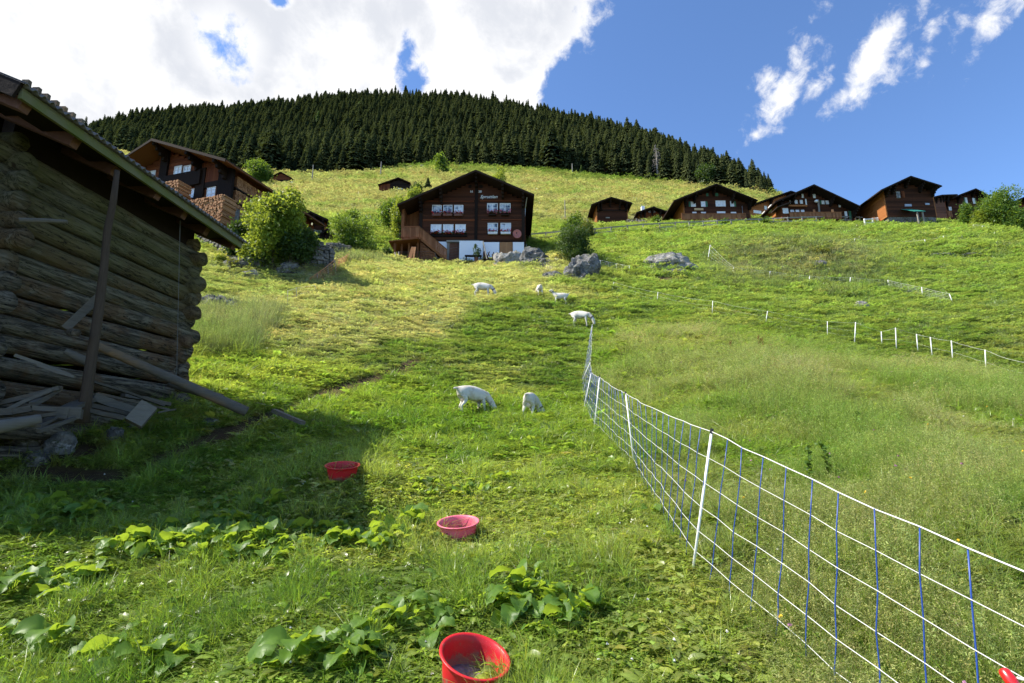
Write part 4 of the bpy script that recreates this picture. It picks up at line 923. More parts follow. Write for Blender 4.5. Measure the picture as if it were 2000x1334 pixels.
yA, zA = h.side(448, 354, h.wr+.4); yB, zB = h.side(474, 415, h.wr+.4)
for k_ in range(3):
    mb = MB(); R = random.Random(k_+30); z0 = zb+.35+k_*1.0; base = h.root
    z = z0
    while z < z0+.8:
        y = .3
        while y < 5.5: mb.rnd(); q = R.uniform(.05, .08); mb.tube([(h.wr+.13, y, z), (h.wr+.5+R.uniform(-.03, .03), y, z)], q, 6); y += q*1.9
        z += .125
    o = mb.build('stacked_firewood', M['new_wood']); rt = empty('firewood_shelf', h.p, h.rot, ('lowest', 'middle', 'topmost')[k_]+' shelf of split firewood on the side wall of the left chalet', 'woodpile', 'firewood shelves on the side wall of the left chalet'); o.parent = rt
    mb = MB(); mb.rnd(); mb.box((h.wr+.12, .1, z0-.16), (h.wr+.55, 5.7, z0-.05)); o = mb.build('shelf_board', M['beam_dark']); o.parent = rt
ms = Matrix.Rotation(h.rot, 4, 'Z')
for (px0, py0, px1, hp, lb, sd) in ((360, 445, 432, 57, 'big stack of split firewood before the lower windows of the left chalet', 1), (306, 400, 343, 45, 'smaller stack of split firewood on the left below the chalet balcony', 2)):
    x0, z0 = h.loc(px0, py0, 2.0); x1, _ = h.loc(px1, py0, 2.0); L = x1-x0; Hh = hp*35.0/FPX; mb = MB(); R = random.Random(sd); z = z0
    while z < z0+Hh:
        x = x0
        if R.random() < .28:        # a layer laid crosswise
            for k2 in range(9): mb.rnd(); mb.tube([(x0, -2.0+k2*.11, z), (x1, -2.0+k2*.11, z)], .05, 5)
            z += .1
        while x < x1: mb.rnd(); q = R.uniform(.05, .085); mb.tube([(x+R.uniform(-.02, .02), -2.05+R.uniform(-.06, .04), z), (x, -1.0, z)], q, 5); x += q*1.85
        z += .12
    o = mb.build('firewood_stack', M['new_wood']); o.location = h.p; o.rotation_euler = (0, 0, h.rot); tag(o, lb, 'woodpile')
x0, z0 = h.loc(432, 412); mb = MB(); mb.rnd(); mb.box((x0-.1, -.3, z0-2.4), (x0+1.0, .6, z0+.2)); h.part(mb, 'stone_pier', 'wall_stone')

# --- barn and chalets along the road
def simple(name, label, px, py, t, rot, wlpx, wrpx, pyw, ridge, lt, rt, depth, of, wall, side, cat='barn', group=None, **kw):
    h = House(name, label, px, py, t, rot, cat, group); h.shape(h.loc(wlpx, pyw)[0], h.loc(wrpx, pyw)[0], h.loc(px, py)[1]-.05, ridge, lt, rt, depth, of, wall, side, **kw); return h
h = simple('hay_barn', 'small dark log barn standing alone right of the middle chalet above the road', 1195, 439, 80, 0, 1167, 1225, 430, (1193.5, 384), (1155, 398.5), (1235, 395.5), 7.5, 1.2, 'dark_wall', 'sunlit_orange_wall')
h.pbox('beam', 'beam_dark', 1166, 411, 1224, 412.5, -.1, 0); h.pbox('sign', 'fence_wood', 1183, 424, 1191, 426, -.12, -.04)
h = simple('hut', 'low dark hut with a white chimney between the barn and the first roadside chalet', 1276, 438, 82, 0, 1250, 1301, 430, (1276, 403), (1243, 414), (1309, 414), 7, .9, 'redbrown_wall', 'sunlit_orange_wall', cat='hut')
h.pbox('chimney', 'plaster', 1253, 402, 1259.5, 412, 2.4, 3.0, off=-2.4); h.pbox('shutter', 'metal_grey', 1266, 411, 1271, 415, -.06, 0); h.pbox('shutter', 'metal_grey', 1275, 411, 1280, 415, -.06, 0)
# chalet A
h = simple('wooden_chalet', 'dark wooden chalet with white windows and an orange brown balcony, left one by the road', 1400, 437, 72, 0, 1338, 1465, 425, (1399, 358), (1316, 391), (1480, 390), 10, 1.4, 'dark_wall', 'sunlit_orange_wall', cat='chalet')
for (a, b, c, d, sh, cl) in ((1349, 394, 1359, 404, 'l', 2), (1368.5, 393.5, 1378, 404, 'r', 1), (1397, 392, 1417.5, 403.5, '', 4), (1425.5, 393, 1434, 403.5, 'r', 2), (1352, 414, 1360.5, 420, '', 1), (1369, 414, 1379, 420, '', 1), (1400, 413, 1417, 420, '', 2), (1427, 414, 1438, 420, '', 1)):
    h.window(a, b, c, d, None, None, sh, pane='curtain_sky_pane', cols=cl)
for (a, b) in ((1379, 1384), (1397, 1403)): h.pbox('shutter', 'green_paint', a, 377, b, 383, -.08, -.02)
h.pbox('name_board', 'sign_wood', 1356, 406.5, 1374, 410.5, -.12, -.04)
bl = h.planks('balcony', 'balcony_wood', 1331, 418, 1458, 428, -1.5, -1.42, .22); x0, z1 = h.loc(1331, 418, 1.5); x1, z0 = h.loc(1458, 428, 1.5)
mb = MB(); mb.rnd(); mb.box((x0, -1.45, z0-.18), (x1, 0, z0-.05)); h.part(mb, 'balcony_floor', 'balcony_wood', bl); mb = MB(); mb.rnd(); mb.box((x0, -1.54, z1+.02), (x1, -1.4, z1+.1)); h.part(mb, 'handrail', 'balcony_wood', bl)
for f in (0, .33, .66, 1): mb = MB(); mb.rnd(); x = lerp(x0+.1, x1-.1, f); mb.box((x-.09, -1.4, z0-2.2), (x+.09, -1.25, z0-.18)); h.part(mb, 'post', 'fence_wood', bl)
h.pbox('drainpipe', 'metal_grey', 1449.5, 402, 1450.8, 418, -.3, -.2)
# chalet B
h = simple('wooden_chalet', 'large dark wooden chalet with a long balcony behind the street lamp, side wall in sun', 1590, 434, 73, 0, 1521, 1668, 425, (1590, 359.5), (1514, 393), (1680.5, 402), 14, 1.5, 'dark_wall', 'sunlit_orange_wall', cat='chalet')
for (a, b, c, d, sh, cl) in ((1565, 379, 1570, 386.5, '', 1), (1587, 379, 1593, 387, '', 1), (1541.5, 391, 1548, 398, '', 2), (1551.5, 391, 1558, 398, '', 2), (1561.5, 391, 1568, 398, '', 2), (1572, 389, 1576, 400, '', 1), (1604, 392, 1610.5, 399, 'l', 2), (1612, 392, 1619, 399, 'r', 2), (1637, 396, 1642, 405, '', 1), (1543, 410, 1551, 414.5, '', 1), (1553.5, 410, 1561, 414.5, '', 1), (1564, 410, 1571, 414.5, '', 1), (1649, 413, 1655.5, 426, '', 1)):
    h.window(a, b, c, d, None, None, sh, pane='curtain_sky_pane', cols=cl)
h.pbox('door', 'green_paint', 1657, 412, 1664, 427, -.08, 0)
bl = h.planks('balcony', 'balcony_wood', 1542, 415.5, 1645, 425, -1.5, -1.42, .22); x0, z1 = h.loc(1542, 415.5, 1.5); x1, z0 = h.loc(1645, 425, 1.5)
mb = MB(); mb.rnd(); mb.box((x0, -1.45, z0-.18), (x1, 0, z0-.05)); h.part(mb, 'balcony_floor', 'balcony_wood', bl); mb = MB(); mb.rnd(); mb.box((x0, -1.54, z1+.02), (x1, -1.4, z1+.1)); h.part(mb, 'handrail', 'balcony_wood', bl)
h.pbox('flower_box', 'sunlit_orange_wall', 1541, 400, 1577, 403, -.35, -.1)
for (a, b) in ((1588, 1593), (1624, 1629)): h.pbox('balcony_screen', 'new_wood', a, 409, b, 415.5, -1.4, -1.3)
mb = MB(); (ax, az_), (bx_, bz_) = h.loc(1516, 407, 1.6), h.loc(1544, 397, 1.6); mb.rnd(); mb.prism([(ax, az_), (bx_, bz_), (bx_, bz_+.12), (ax, az_+.12)], -1.9, 0); an = h.part(mb, 'annex', 'roof_shingle')
(ax2, _), (bx2, bz2) = h.loc(1527, 420, 1.3), h.loc(1541, 428, 1.3); mb = MB(); mb.rnd(); mb.box((ax2, -1.3, bz2-1), (bx2, 0, az_+.35)); h.part(mb, 'annex_wall', 'redbrown_wall', an)
f = h.window(1528, 407, 1540, 417, off=1.36, pane='curtain')
for (y0, y1, za, zb_) in ((1.2, 2.2, 2.9, 3.9), (3.2, 4.2, 2.9, 3.9), (5.0, 6.0, 2.9, 3.9), (7.3, 11.5, 1.5, 2.7)): h.side_window(-1, y0, y1, h.zb+za-.6, h.zb+zb_-.6, cols=2 if y1-y0 < 2 else 6, pane='curtain_sky_pane')
mb = MB(); mb.rnd(); mb.box((h.wl-.35, 0, h.zb+1.0), (h.wl-.12, 12, h.zb+1.35)); h.part(mb, 'ledge', 'sunlit_orange_wall')
# chalet between A and B, sunlit orange put into its wall colour
h = simple('wooden_chalet', 'sun-toned orange brown chalet with a row of windows squeezed between the two roadside chalets', 1500, 432, 88, 14, 1462, 1560, 425, (1545, 372), (1470, 398), (1585, 385), 9, 1.0, 'sunlit_orange_wall', 'sunlit_orange_wall', cat='chalet')
for (a, b, c, d) in ((1471, 410, 1487, 418), (1492, 402, 1498, 410), (1502, 400, 1507, 408)): h.window(a, b, c, d, pane='curtain_sky_pane', cols=3)
# big barn
h = simple('barn', 'big dark wooden barn on a stone base with a teal lean to roof', 1780, 423, 70, 0, 1732, 1826, 410, (1779, 343), (1721, 370), (1839.5, 362), 12, 1.3, 'dark_wall', 'sunlit_orange_wall', strip=.25)
mb = MB(); (lx, lz) = h.loc(1721, 370, 1.3); sl_ = (h.ridge[1]-lz)/(h.ridge[0]-lx)
mb.rnd(); mb.prism([(lx-1.0, lz-.65*1.2-.05), (lx, lz-.1), (lx, lz+.0), (lx-1.0, lz-.65*1.2+.07)], 1.5, 12.3); h.part(mb, 'roof_extension', 'roof_shingle')
h.window(1749, 374, 1759, 387, None, None, cols=3, rows=4, pane='window_glass', frame='fence_wood'); h.planks('hatch', 'redbrown_wall', 1760, 373, 1768, 386, -.1, -.0, .2)
for (a, b, c, d) in ((1767, 398.5, 1781, 403), (1807, 396.5, 1816, 400)): h.pbox('sign', 'metal_grey', a, b, c, d, -.1, -.03)
(x0, z1), (x1, z0) = h.loc(1764, 406.5, .3), h.loc(1801, 413.5, 2.0); lr = MB(); lr.rnd(); y0 = -2.2
lr.add([(x0-.1, -.05, z1), (x1+.3, -.05, z1), (x1+.3, y0, z0), (x0-.1, y0, z0), (x0-.1, -.05, z1-.06), (x1+.3, -.05, z1-.06), (x1+.3, y0, z0-.06), (x0-.1, y0, z0-.06)], [(0, 3, 2, 1), (4, 5, 6, 7), (3, 7, 6, 2), (0, 4, 7, 3), (1, 2, 6, 5), (0, 1, 5, 4)])
lo = h.part(lr, 'lean_to_roof', 'teal_sheet')
for xx in (x0+.3, x1): mb = MB(); mb.rnd(); mb.box((xx-.07, y0+.1, z0-2.3), (xx+.07, y0+.24, z0-.05)); h.part(mb, 'post', 'fence_wood', lo)
mb = MB(); mb.rnd()
for i in range(12): y = 1.0+i*.35; z = h.zb+.3+i*0; mb.rnd(); mb.box((h.wl-1.0, y, h.zb-.4+i*.09), (h.wl-.95, y+.3, h.zb+.5+i*.09))
h.part(mb, 'ramp_railing', 'balcony_wood')
q = G(1723, 437, 50); mb = MB(); mb.tube([q+Vector((0, 0, -.1)), q+Vector((0, 0, .45))], [.42, .40], 14); tag(mb.build('water_barrel', M['metal_grey'], smooth=False), 'round pale grey water barrel at the left corner of the big barn', 'barrel')
# far right chalet
h = simple('wooden_chalet', 'small dark chalet with green shutters beside the big barn, half behind the bushes', 1905, 437, 86, 0, 1850, 1930, 425, (1906, 367.5), (1845, 391), (1934, 382), 9, 1.0, 'dark_wall', 'redbrown_wall', cat='chalet')
for (a, b, c, d, sh) in ((1884, 386, 1890.5, 398, 'l'), (1898.5, 387, 1905, 398, 'r'), (1852, 404, 1859, 411, ''), (1877, 405, 1883, 412, '')): h.window(a, b, c, d, None, None, sh, pane='curtain_sky_pane')
h.planks('balcony', 'balcony_wood', 1850, 412, 1861, 424, -1.2, -1.1, .2)
h = simple('wooden_shed', 'low shed wing joining the big barn and the far right chalet', 1838, 433, 84, 0, 1828, 1850, 425, (1840, 380), (1822, 384), (1870, 379), 6, .5, 'hut_wood', 'redbrown_wall', cat='shed')
h = simple('wooden_chalet', 'chalet roof just entering at the right frame edge behind the bushes', 2010, 440, 92, 0, 1985, 2075, 430, (2030, 372), (1977, 394), (2085, 394), 9, 1.0, 'redbrown_wall', 'sunlit_orange_wall', cat='chalet')
# huts left of the middle chalet
h = simple('hut', 'red brown hut with a dark roof behind the big leafy tree', 600, 446, 52, 12, 578, 634, 440, (589, 404), (566, 415), (641, 428), 7, .8, 'dark_wall', 'sunlit_orange_wall', cat='hut')
h.planks('front_boards', 'sunlit_orange_wall', 579, 416, 603, 446, -.1, 0, .2)
h = simple('hut', 'small dark roof of a shed poking out of the bushes by the stone wall', 640, 476, 46, 0, 627, 660, 470, (639, 446), (619, 459), (676, 470), 4, .5, 'hut_wood', 'hut_wood', cat='hut')
# huts on the upper meadow
def fhut(label, px, py, wl, wr, ridge, lt, rt, depth=6, wall='hut_wood', side=None, rot=0, tmin=90, **kw):
    g = G(px, py, tmin); t = g.y*fwd[1]+g.z*fwd[2]; return simple('hay_hut', label, px, py, t, rot, wl, wr, py-6, ridge, lt, rt, depth, .6, wall, side or wall, cat='hut', group='hay huts on the upper meadow', strip=.4, brackets=False, **kw)
h = fhut('hay hut at the forest edge beside the bright round tree', 550, 359, 533, 567, (548, 335), (529, 344), (570, 347), wall='redbrown_wall'); h.pbox('dark_opening', 'beam_dark', 535, 351, 565, 358, -.1, -.02)
fhut('long low hut at the top of the meadow left of the middle chalet', 680, 348, 664, 695, (680, 342), (662, 343.5), (698, 343.5), 4, wall='beam_dark')
h = fhut('dark hay barn with a lighter left side on the meadow, left of the middle chalet', 771, 377, 741, 800, (778, 346), (738, 360), (801.5, 356), 7, wall='beam_dark', side='redbrown_wall'); h.planks('front_boards', 'redbrown_wall', 742, 359, 761, 377, -.12, 0, .3); h.pbox('white_slit', 'plaster', 772, 368, 786, 369.5, -.1, -.02)  # redbrown boards and sides paint in the sunlit tone of the left side
fhut('low hut roof at the meadow top above the middle chalet', 1005, 334, 990, 1020, (1004, 325), (986, 332), (1023, 333), 4, wall='beam_dark', tmin=150)
fhut('hay hut with a lit left side before the forest edge right of the middle chalet', 1188, 344, 1174, 1200, (1188, 327), (1170, 333), (1202, 331), 6, wall='hut_wood', side='sunlit_orange_wall', tmin=150)
fhut('hay hut beside the round dark tree near the right end of the forest', 1358, 361, 1344, 1370, (1358, 347), (1341, 352), (1372, 351), 6, wall='redbrown_wall', tmin=120)
fhut('tiny low hut left of the round dark tree near the forest edge', 1324, 356, 1316, 1332, (1324, 352), (1313, 354), (1335, 354), 4, wall='hut_wood', tmin=120)
# solar panel strip roof bits and a car seen over the fence
q = G(1384, 441, 55)
# ------------------------------------------------------------------ nets and fences
def strand(mb, pts, r, n=5):
    mb.tube(pts, r, n)
def net_fence(label, posts, group, strands=(.02, .16, .30, .46, .63, .81, 1.0), r=.004, stay=None, stay_r=.004, stay_mat='stay_blue', post_r=.009, post_mat='post_white', rope_mat='rope_white', cap=True, sag=.03, wob=.012, seed=1, skip_nets=False, twist=True):
    """posts: list of (bottom, top) vectors"""
    R = random.Random(seed); root = empty('net_fence', posts[0][0], 0, label, 'net fence', group)
    mb = MB(); ms = MB()
    for k_ in range(len(posts)-1):
        (b0, t0), (b1, t1) = posts[k_], posts[k_+1]; L = (b1-b0).length; ns = max(2, int(round(L/(stay or .5))))
        cols = []
        for i in range(ns+1):
            f = i/ns; b = b0.lerp(b1, f); t = t0.lerp(t1, f); gz_ = hz(b.x, b.y)
            s_ = math.sin(math.pi*f)*sag*L*.5; lean = Vector((R.uniform(-wob, wob), R.uniform(-wob, wob), 0))
            if i not in (0, ns): t = t+Vector((0, 0, -s_))+lean*1.5; b = b+lean; b.z = max(b.z-.3*s_, gz_-.02)
            cols.append((b, t, [R.uniform(-wob, wob) for _ in strands]))
        for si, h_ in enumerate(strands):
            pts = [b+(t-b)*h_+Vector((w[si]*.4, w[si]*.4, w[si]*.5 if 0 < i < ns else 0)) for i, (b, t, w) in enumerate(cols)]
            mb.rnd(); strand(mb, pts, r*(1.7 if si == len(strands)-1 else 1))
        if stay:
            for i, (b, t, w) in enumerate(cols[:-1] if k_ < len(posts)-2 else cols):
                ms.rnd(); ms.tube([b+(t-b)*h_+Vector((w[si], w[si]*.4, 0)) for si, h_ in enumerate(strands)], stay_r, 5)
    o = mb.build('net_strands', M[rope_mat], smooth=True); under(o, root)
    if stay: o = ms.build('net_stays', M[stay_mat], smooth=True); under(o, root)
    for (b, t) in posts:
        mb = MB(); mb.rnd(); mb.tube([b-(t-b)*.06, t+(t-b)*.015], post_r, 7); po = mb.build('post', M[post_mat], smooth=True); under(po, root)
        if cap: mb = MB(); mb.tube([t-(t-b).normalized()*.015, t+(t-b).normalized()*.022], post_r*1.35, 7); c = mb.build('clip', M['cap_black']); c.parent = po
    return root
def post_at(bx_, by_, t, tx, ty):
    b = Vector(PT(bx_, by_, t)); b.z = hz(b.x, b.y) if abs(hz(b.x, b.y)-b.z) < .6 else b.z
    d = Vector(ray(tx, ty)); k = (b.y/d.y); tp = d*k; return b, tp
NEAR = [post_at(1352, 1125, 3.75, 1390, 843), post_at(1240, 920, 6.9, 1222, 768), post_at(1160, 842, 9.8, 1171, 736), post_at(1139, 803, 12.8, 1155, 727), post_at(1134, 765, 15.5, 1153, 707), post_at(1150, 682, 20.5, 1157, 633)]
a = Vector(PT(2250, 1360, 1.3)); a = Vector((1.78, 1.05, -.56)); b = Vector((1.74, 1.02, -1.47))
# the near run: rope heights follow the ground
mid_t = Vector(PT(1852, 1096, 2.02)); mid_b = Vector((mid_t.x-.02, mid_t.y, mid_t.z-.98))
NF = net_fence('near electric netting with white ropes and blue stays from the lower right corner', [(b, a)]+NEAR, None, stay=.228, r=.0021, stay_r=.0032, sag=.02, wob=.010, seed=3, post_r=.0095)
mb = MB(); c0 = Vector(PT(1958, 1307, 1.75)); c1 = Vector(PT(1990, 1350, 1.7)); mb.rnd()
mb.tube([c0, c0.lerp(c1, .12), c0.lerp(c1, .5), c0.lerp(c1, 1.0)], [.012, .017, .019, .015], 14); hd = mb.build('grip', M['handle_red'], smooth=True); hr = empty('gate_handle', c0, 0, 'glossy red plastic gate handle hooked on the net at the lower right corner', 'handle'); under(hd, hr)
mb = MB(); cc = c0.lerp(c1, .35); mb.tube([cc+Vector((.012, -.02, .004)), cc+Vector((.10, -.03, -.02))], .004, 6); under(mb.build('hook', M['rope_white'], smooth=True), hr)

def px_posts(lst, tmin=14, H_=1.0):
    out = []
    for (bx_, by_, tx, ty) in lst:
        g = G(bx_, by_, tmin); d = Vector(ray(tx, ty)); tp = d*(g.y/d.y); out.append((g, tp))
    return out
FG = 'white electric nets on the hillside'
ZS = (.03, .3, .6, 1.0)
net_fence('white net enclosing the uncut grassy mound on the right slope', px_posts([(1381, 517, 1387, 479), (1430, 538, 1433, 522), (1503, 548, 1504, 530), (1581, 556, 1581, 539), (1659, 559, 1661, 542), (1737, 561, 1734, 547), (1802, 580, 1800, 561), (1862, 594, 1854, 574)], 22), FG, r=.003, stay=.6, stay_r=.002, stay_mat='rope_white', cap=False, post_r=.020, seed=4)
net_fence('thin net line crossing from the crag to the middle of the right meadow', px_posts([(1195, 568, 1199, 551), (1283, 592, 1285, 571), (1391, 613, 1392, 588), (1495, 634, 1499, 608), (1616, 658, 1616, 628), (1669, 672, 1671, 630)], 16), FG, r=.0016, strands=ZS, cap=False, post_r=.012, seed=5)
net_fence('white net with the tallest posts at the upper right edge of the tall meadow', px_posts([(1669, 672, 1671, 630), (1723, 678, 1721, 648), (1751, 685, 1749, 641), (1793, 689, 1790, 653), (1821, 699, 1817, 659), (1861, 708, 1858, 666), (1926, 731, 1924, 684), (2040, 760, 2040, 715)], 12), FG, r=.0022, strands=(.5, 1.0), cap=False, post_r=.017, seed=6)
net_fence('short net between the crag and the domed boulder', px_posts([(1175, 526, 1172, 508), (1205, 530, 1203, 515), (1230, 534, 1229, 519)], 25), FG, r=.006, stay=.5, stay_r=.005, stay_mat='rope_white', cap=False, post_r=.015, seed=7)
net_fence('distant line of white posts above the mound', px_posts([(1446, 476, 1446, 466), (1567, 470, 1566, 461), (1670, 478, 1669, 466), (1714, 481, 1713, 469), (1765, 481, 1764, 471), (1808, 479, 1806, 468), (1845, 471, 1842, 461), (1881, 468, 1878, 459)], 30), FG, r=.004, strands=(.5, 1.0), cap=False, post_r=.022, seed=8)
net_fence('bluish net bulging in front of the bushes at the right', px_posts([(1899, 452, 1901, 439), (1920, 453, 1918, 440), (1938, 453, 1930, 443)], 30), FG, r=.008, stay=.4, stay_r=.006, stay_mat='rope_white', cap=False, post_r=.015, seed=9)
net_fence('orange net with pale posts running up to the stone wall left of the middle chalet', px_posts([(603, 549, 604, 544), (620, 546, 620, 534), (642, 543, 640, 519), (656, 538, 654, 507), (682, 510, 681, 496)], 18), None, r=.012, stay=.25, stay_r=.008, stay_mat='net_orange', rope_mat='net_orange', cap=False, post_r=.018, post_mat='fence_wood', seed=10)
net_fence('thin net line with three posts in the mown strip left of centre', px_posts([(562, 598, 562, 568), (579, 590, 579, 562), (621, 573, 614, 557)], 14), None, r=.0022, strands=(.5, 1.), cap=False, post_r=.010, post_mat='fence_wood', seed=11)
net_fence('wire net with leaning posts directly in front of the middle chalet', px_posts([(775.5, 511, 771, 493), (781, 511, 778.5, 492), (855.5, 514, 849, 490), (951, 508, 944, 472), (1003, 505, 1001, 484), (1029, 500, 1028, 477)], 35), None, strands=(.08, .24, .42, .6, .8, 1.0), r=.006, rope_mat='wire', cap=False, post_r=.035, post_mat='fence_wood', seed=12)
# wooden rail fence by the road
RF = [(1034, 475), (1066, 472), (1098, 469), (1130, 466.5), (1162, 464), (1194, 461), (1226, 458), (1257, 455), (1289, 453), (1320, 451), (1347, 449.5), (1374, 448), (1402, 446.5), (1429, 445), (1457, 443.5), (1484, 442), (1512, 440.5), (1540, 439.5), (1568, 438.5), (1596, 438), (1624, 437.5), (1652, 437), (1680, 437)]
pts = [G(x, y, 40) for x, y in RF]; rf = empty('rail_fence', pts[0], 0, 'grey two rail wooden fence along the road between middle chalet and right houses', 'fence')
for p in pts:
    mb = MB(); mb.rnd(); mb.box((p.x-.06, p.y-.06, p.z-.3), (p.x+.06, p.y+.06, p.z+1.12)); under(mb.build('post', M['fence_wood']), rf)
for hh_ in (.50, .98):
    for a, b in zip(pts[:-1], pts[1:]):
        mb = MB(); mb.rnd(); mb.beam(a+Vector((0, -.08, hh_+random.uniform(-.03, .03))), b+Vector((0, -.08, hh_+random.uniform(-.03, .03))), .04, .13); under(mb.build('rail', M['fence_wood']), rf)
for lst, lb in (([(1652, 436), (1672, 436), (1690, 436)], 'pale plank fence with a gap left of the big barn'), ([(1690, 441), (1706, 440), (1712, 439), (1716, 438.5)], 'short white rail fence at the corner of the big barn')):
    pts = [G(x, y, 40) for x, y in lst]; r_ = empty('rail_fence', pts[0], 0, lb, 'fence')
    for p in pts: mb = MB(); mb.rnd(); mb.box((p.x-.07, p.y-.07, p.z-.3), (p.x+.07, p.y+.07, p.z+1.0)); under(mb.build('post', M['white_paint']), r_)
    for hh_ in (.35, .85):
        for a, b in zip(pts[:-1], pts[1:]): mb = MB(); mb.rnd(); mb.beam(a+Vector((0, -.09, hh_)), b+Vector((0, -.09, hh_)), .05, .14); under(mb.build('rail', M['white_paint']), r_)
# poles and lamp
def pole(px, y0, y1, label, r=.09, tmin=40, mat='fence_wood', group='wooden line poles on the upper meadow'):
    g = G(px, y0, tmin); t = g.y*fwd[1]+g.z*fwd[2]; hgt = (y0-y1)*t/FPX*1.02; mb = MB(); mb.rnd(); mb.tube([g-Vector((0, 0, .5)), g+Vector((0, 0, hgt))], [r*1.1, r*.8], 8); return tag(mb.build('line_pole', M[mat]), label, 'pole', group), g, hgt
pole(609, 357, 319, 'pole on the meadow between the edge hut and the long low hut', .22, 100); pole(743, 347, 313, 'pole just above the dark hay barn left of the middle chalet', .22, 100)
pole(990, 330, 308, 'pole at the low hut roof above the middle chalet', .22, 150); pole(1118, 341, 318, 'pole at the forest edge left of the two small spruces', .22, 150); pole(1232, 340, 322, 'pole at the forest edge right of the lit hut', .2, 150)
pole(1104, 432, 388, 'slim pole on the meadow left of the small dark log barn', .08, 60); pole(723, 433, 420, 'short brown post above the bushes left of the middle chalet', .08, 45)
lp = empty('street_lamp', G(1602, 438, 45), 0, 'tall grey wooden street lamp pole with a round white lamp before the large chalet', 'street lamp'); g = lp.location.copy()
tp = Vector(ray(1598, 390)); tp = tp*(g.y/tp.y)-g; mb = MB(); mb.rnd(); mb.tube([(0, 0, -.5), tp], [.15, .11], 10); o = mb.build('pole', M['fence_wood']); o.parent = lp
mb = MB(); mb.tube([tp-Vector((0, 0, .2)), tp+Vector((-.35, -.1, -.25))], .03, 6); o = mb.build('arm', M['metal_grey']); o.parent = lp
import bmesh
def sphere_obj(name, c, r, mat, parent=None, sub=3, sc=(1, 1, 1)):
    bm = bmesh.new(); bmesh.ops.create_icosphere(bm, subdivisions=sub, radius=r); me = bpy.data.meshes.new(name); bm.to_mesh(me); bm.free(); me.polygons.foreach_set('use_smooth', [True]*len(me.polygons)); me.materials.append(M[mat])
    o = bpy.data.objects.new(name, me); C.objects.link(o); o.location = c; o.scale = sc
    if parent: o.parent = parent
    return o
sphere_obj('lamp_shade', tp+Vector((-.35, -.1, -.28)), .24, 'lamp_globe', lp, sc=(1, 1, .9))

# ------------------------------------------------------------------ tubs
def tub(px, py, label, mat, tilt=(0, 0), d=.385, hgt=.165, lift=0, residue=False, group='round plastic feed tubs in the grass'):
    g = G(px, py); root = empty('feed_tub', g+Vector((0, 0, lift)), 0, label, 'tub', group); R = d/2
    prof = [(0, .0), (R*.70, 0), (R*.74, .008), (R*.80, hgt*.35), (R*.86, hgt*.75), (R*.90, hgt*.93), (R*.985, hgt*.94), (R, hgt*.955), (R*1.0, hgt*.985), (R*.975, hgt), (R*.93, hgt*.995), (R*.885, hgt*.96), (R*.845, hgt*.75), (R*.785, hgt*.35), (R*.725, .018), (R*.68, .012), (0, .012)]
    n = 64; V = []; F = []
    for (r, z) in prof:
        for j in range(n): a = 6.28318*j/n; V.append((r*math.cos(a), r*math.sin(a), z))
    for i in range(len(prof)-1):
        for j in range(n): F.append((i*n+j, i*n+(j+1) % n, (i+1)*n+(j+1) % n, (i+1)*n+j))
    me = np_mesh('tub_body', V, F, M[mat], None, True); o = bpy.data.objects.new('tub_body', me); C.objects.link(o); o.parent = root
    if residue:
        mb = MB(); Rr = random.Random(5); m_ = 40; ring = []
        for k in range(5):
            for j in range(m_): a = 6.28318*j/m_; r = R*.715*k/4*(1 if k < 4 else 1)*(1+.05*Rr.uniform(-1, 1)); mb.v.append((r*math.cos(a), r*math.sin(a), .022+.006*Rr.random() if k < 4 else .014)); mb.r.append(Rr.random())
            if k:
                for j in range(m_): b = (k-1)*m_; mb.f.append((b+j, b+(j+1) % m_, b+m_+(j+1) % m_, b+m_+j))
        q = mb.build('feed_residue', M['tub_residue'], smooth=True); q.parent = root
    root.rotation_euler = (math.radians(tilt[0]), math.radians(tilt[1]), 0); FOOT.append((g.x, g.y+.02, .165, .165)); return root
tub(668, 940, 'dark red tub farthest away in the barn shadow', 'tub_red', (13, 2), lift=.02)
tub(896, 1056, 'pink tub in the sun beside broad leaves', 'tub_pink', (12, -2), lift=.01)
tub(914, 1350, 'bright red tilted tub with feed remains at the bottom edge', 'tub_red', (15, 14), d=.36, hgt=.155, lift=.03, residue=True)

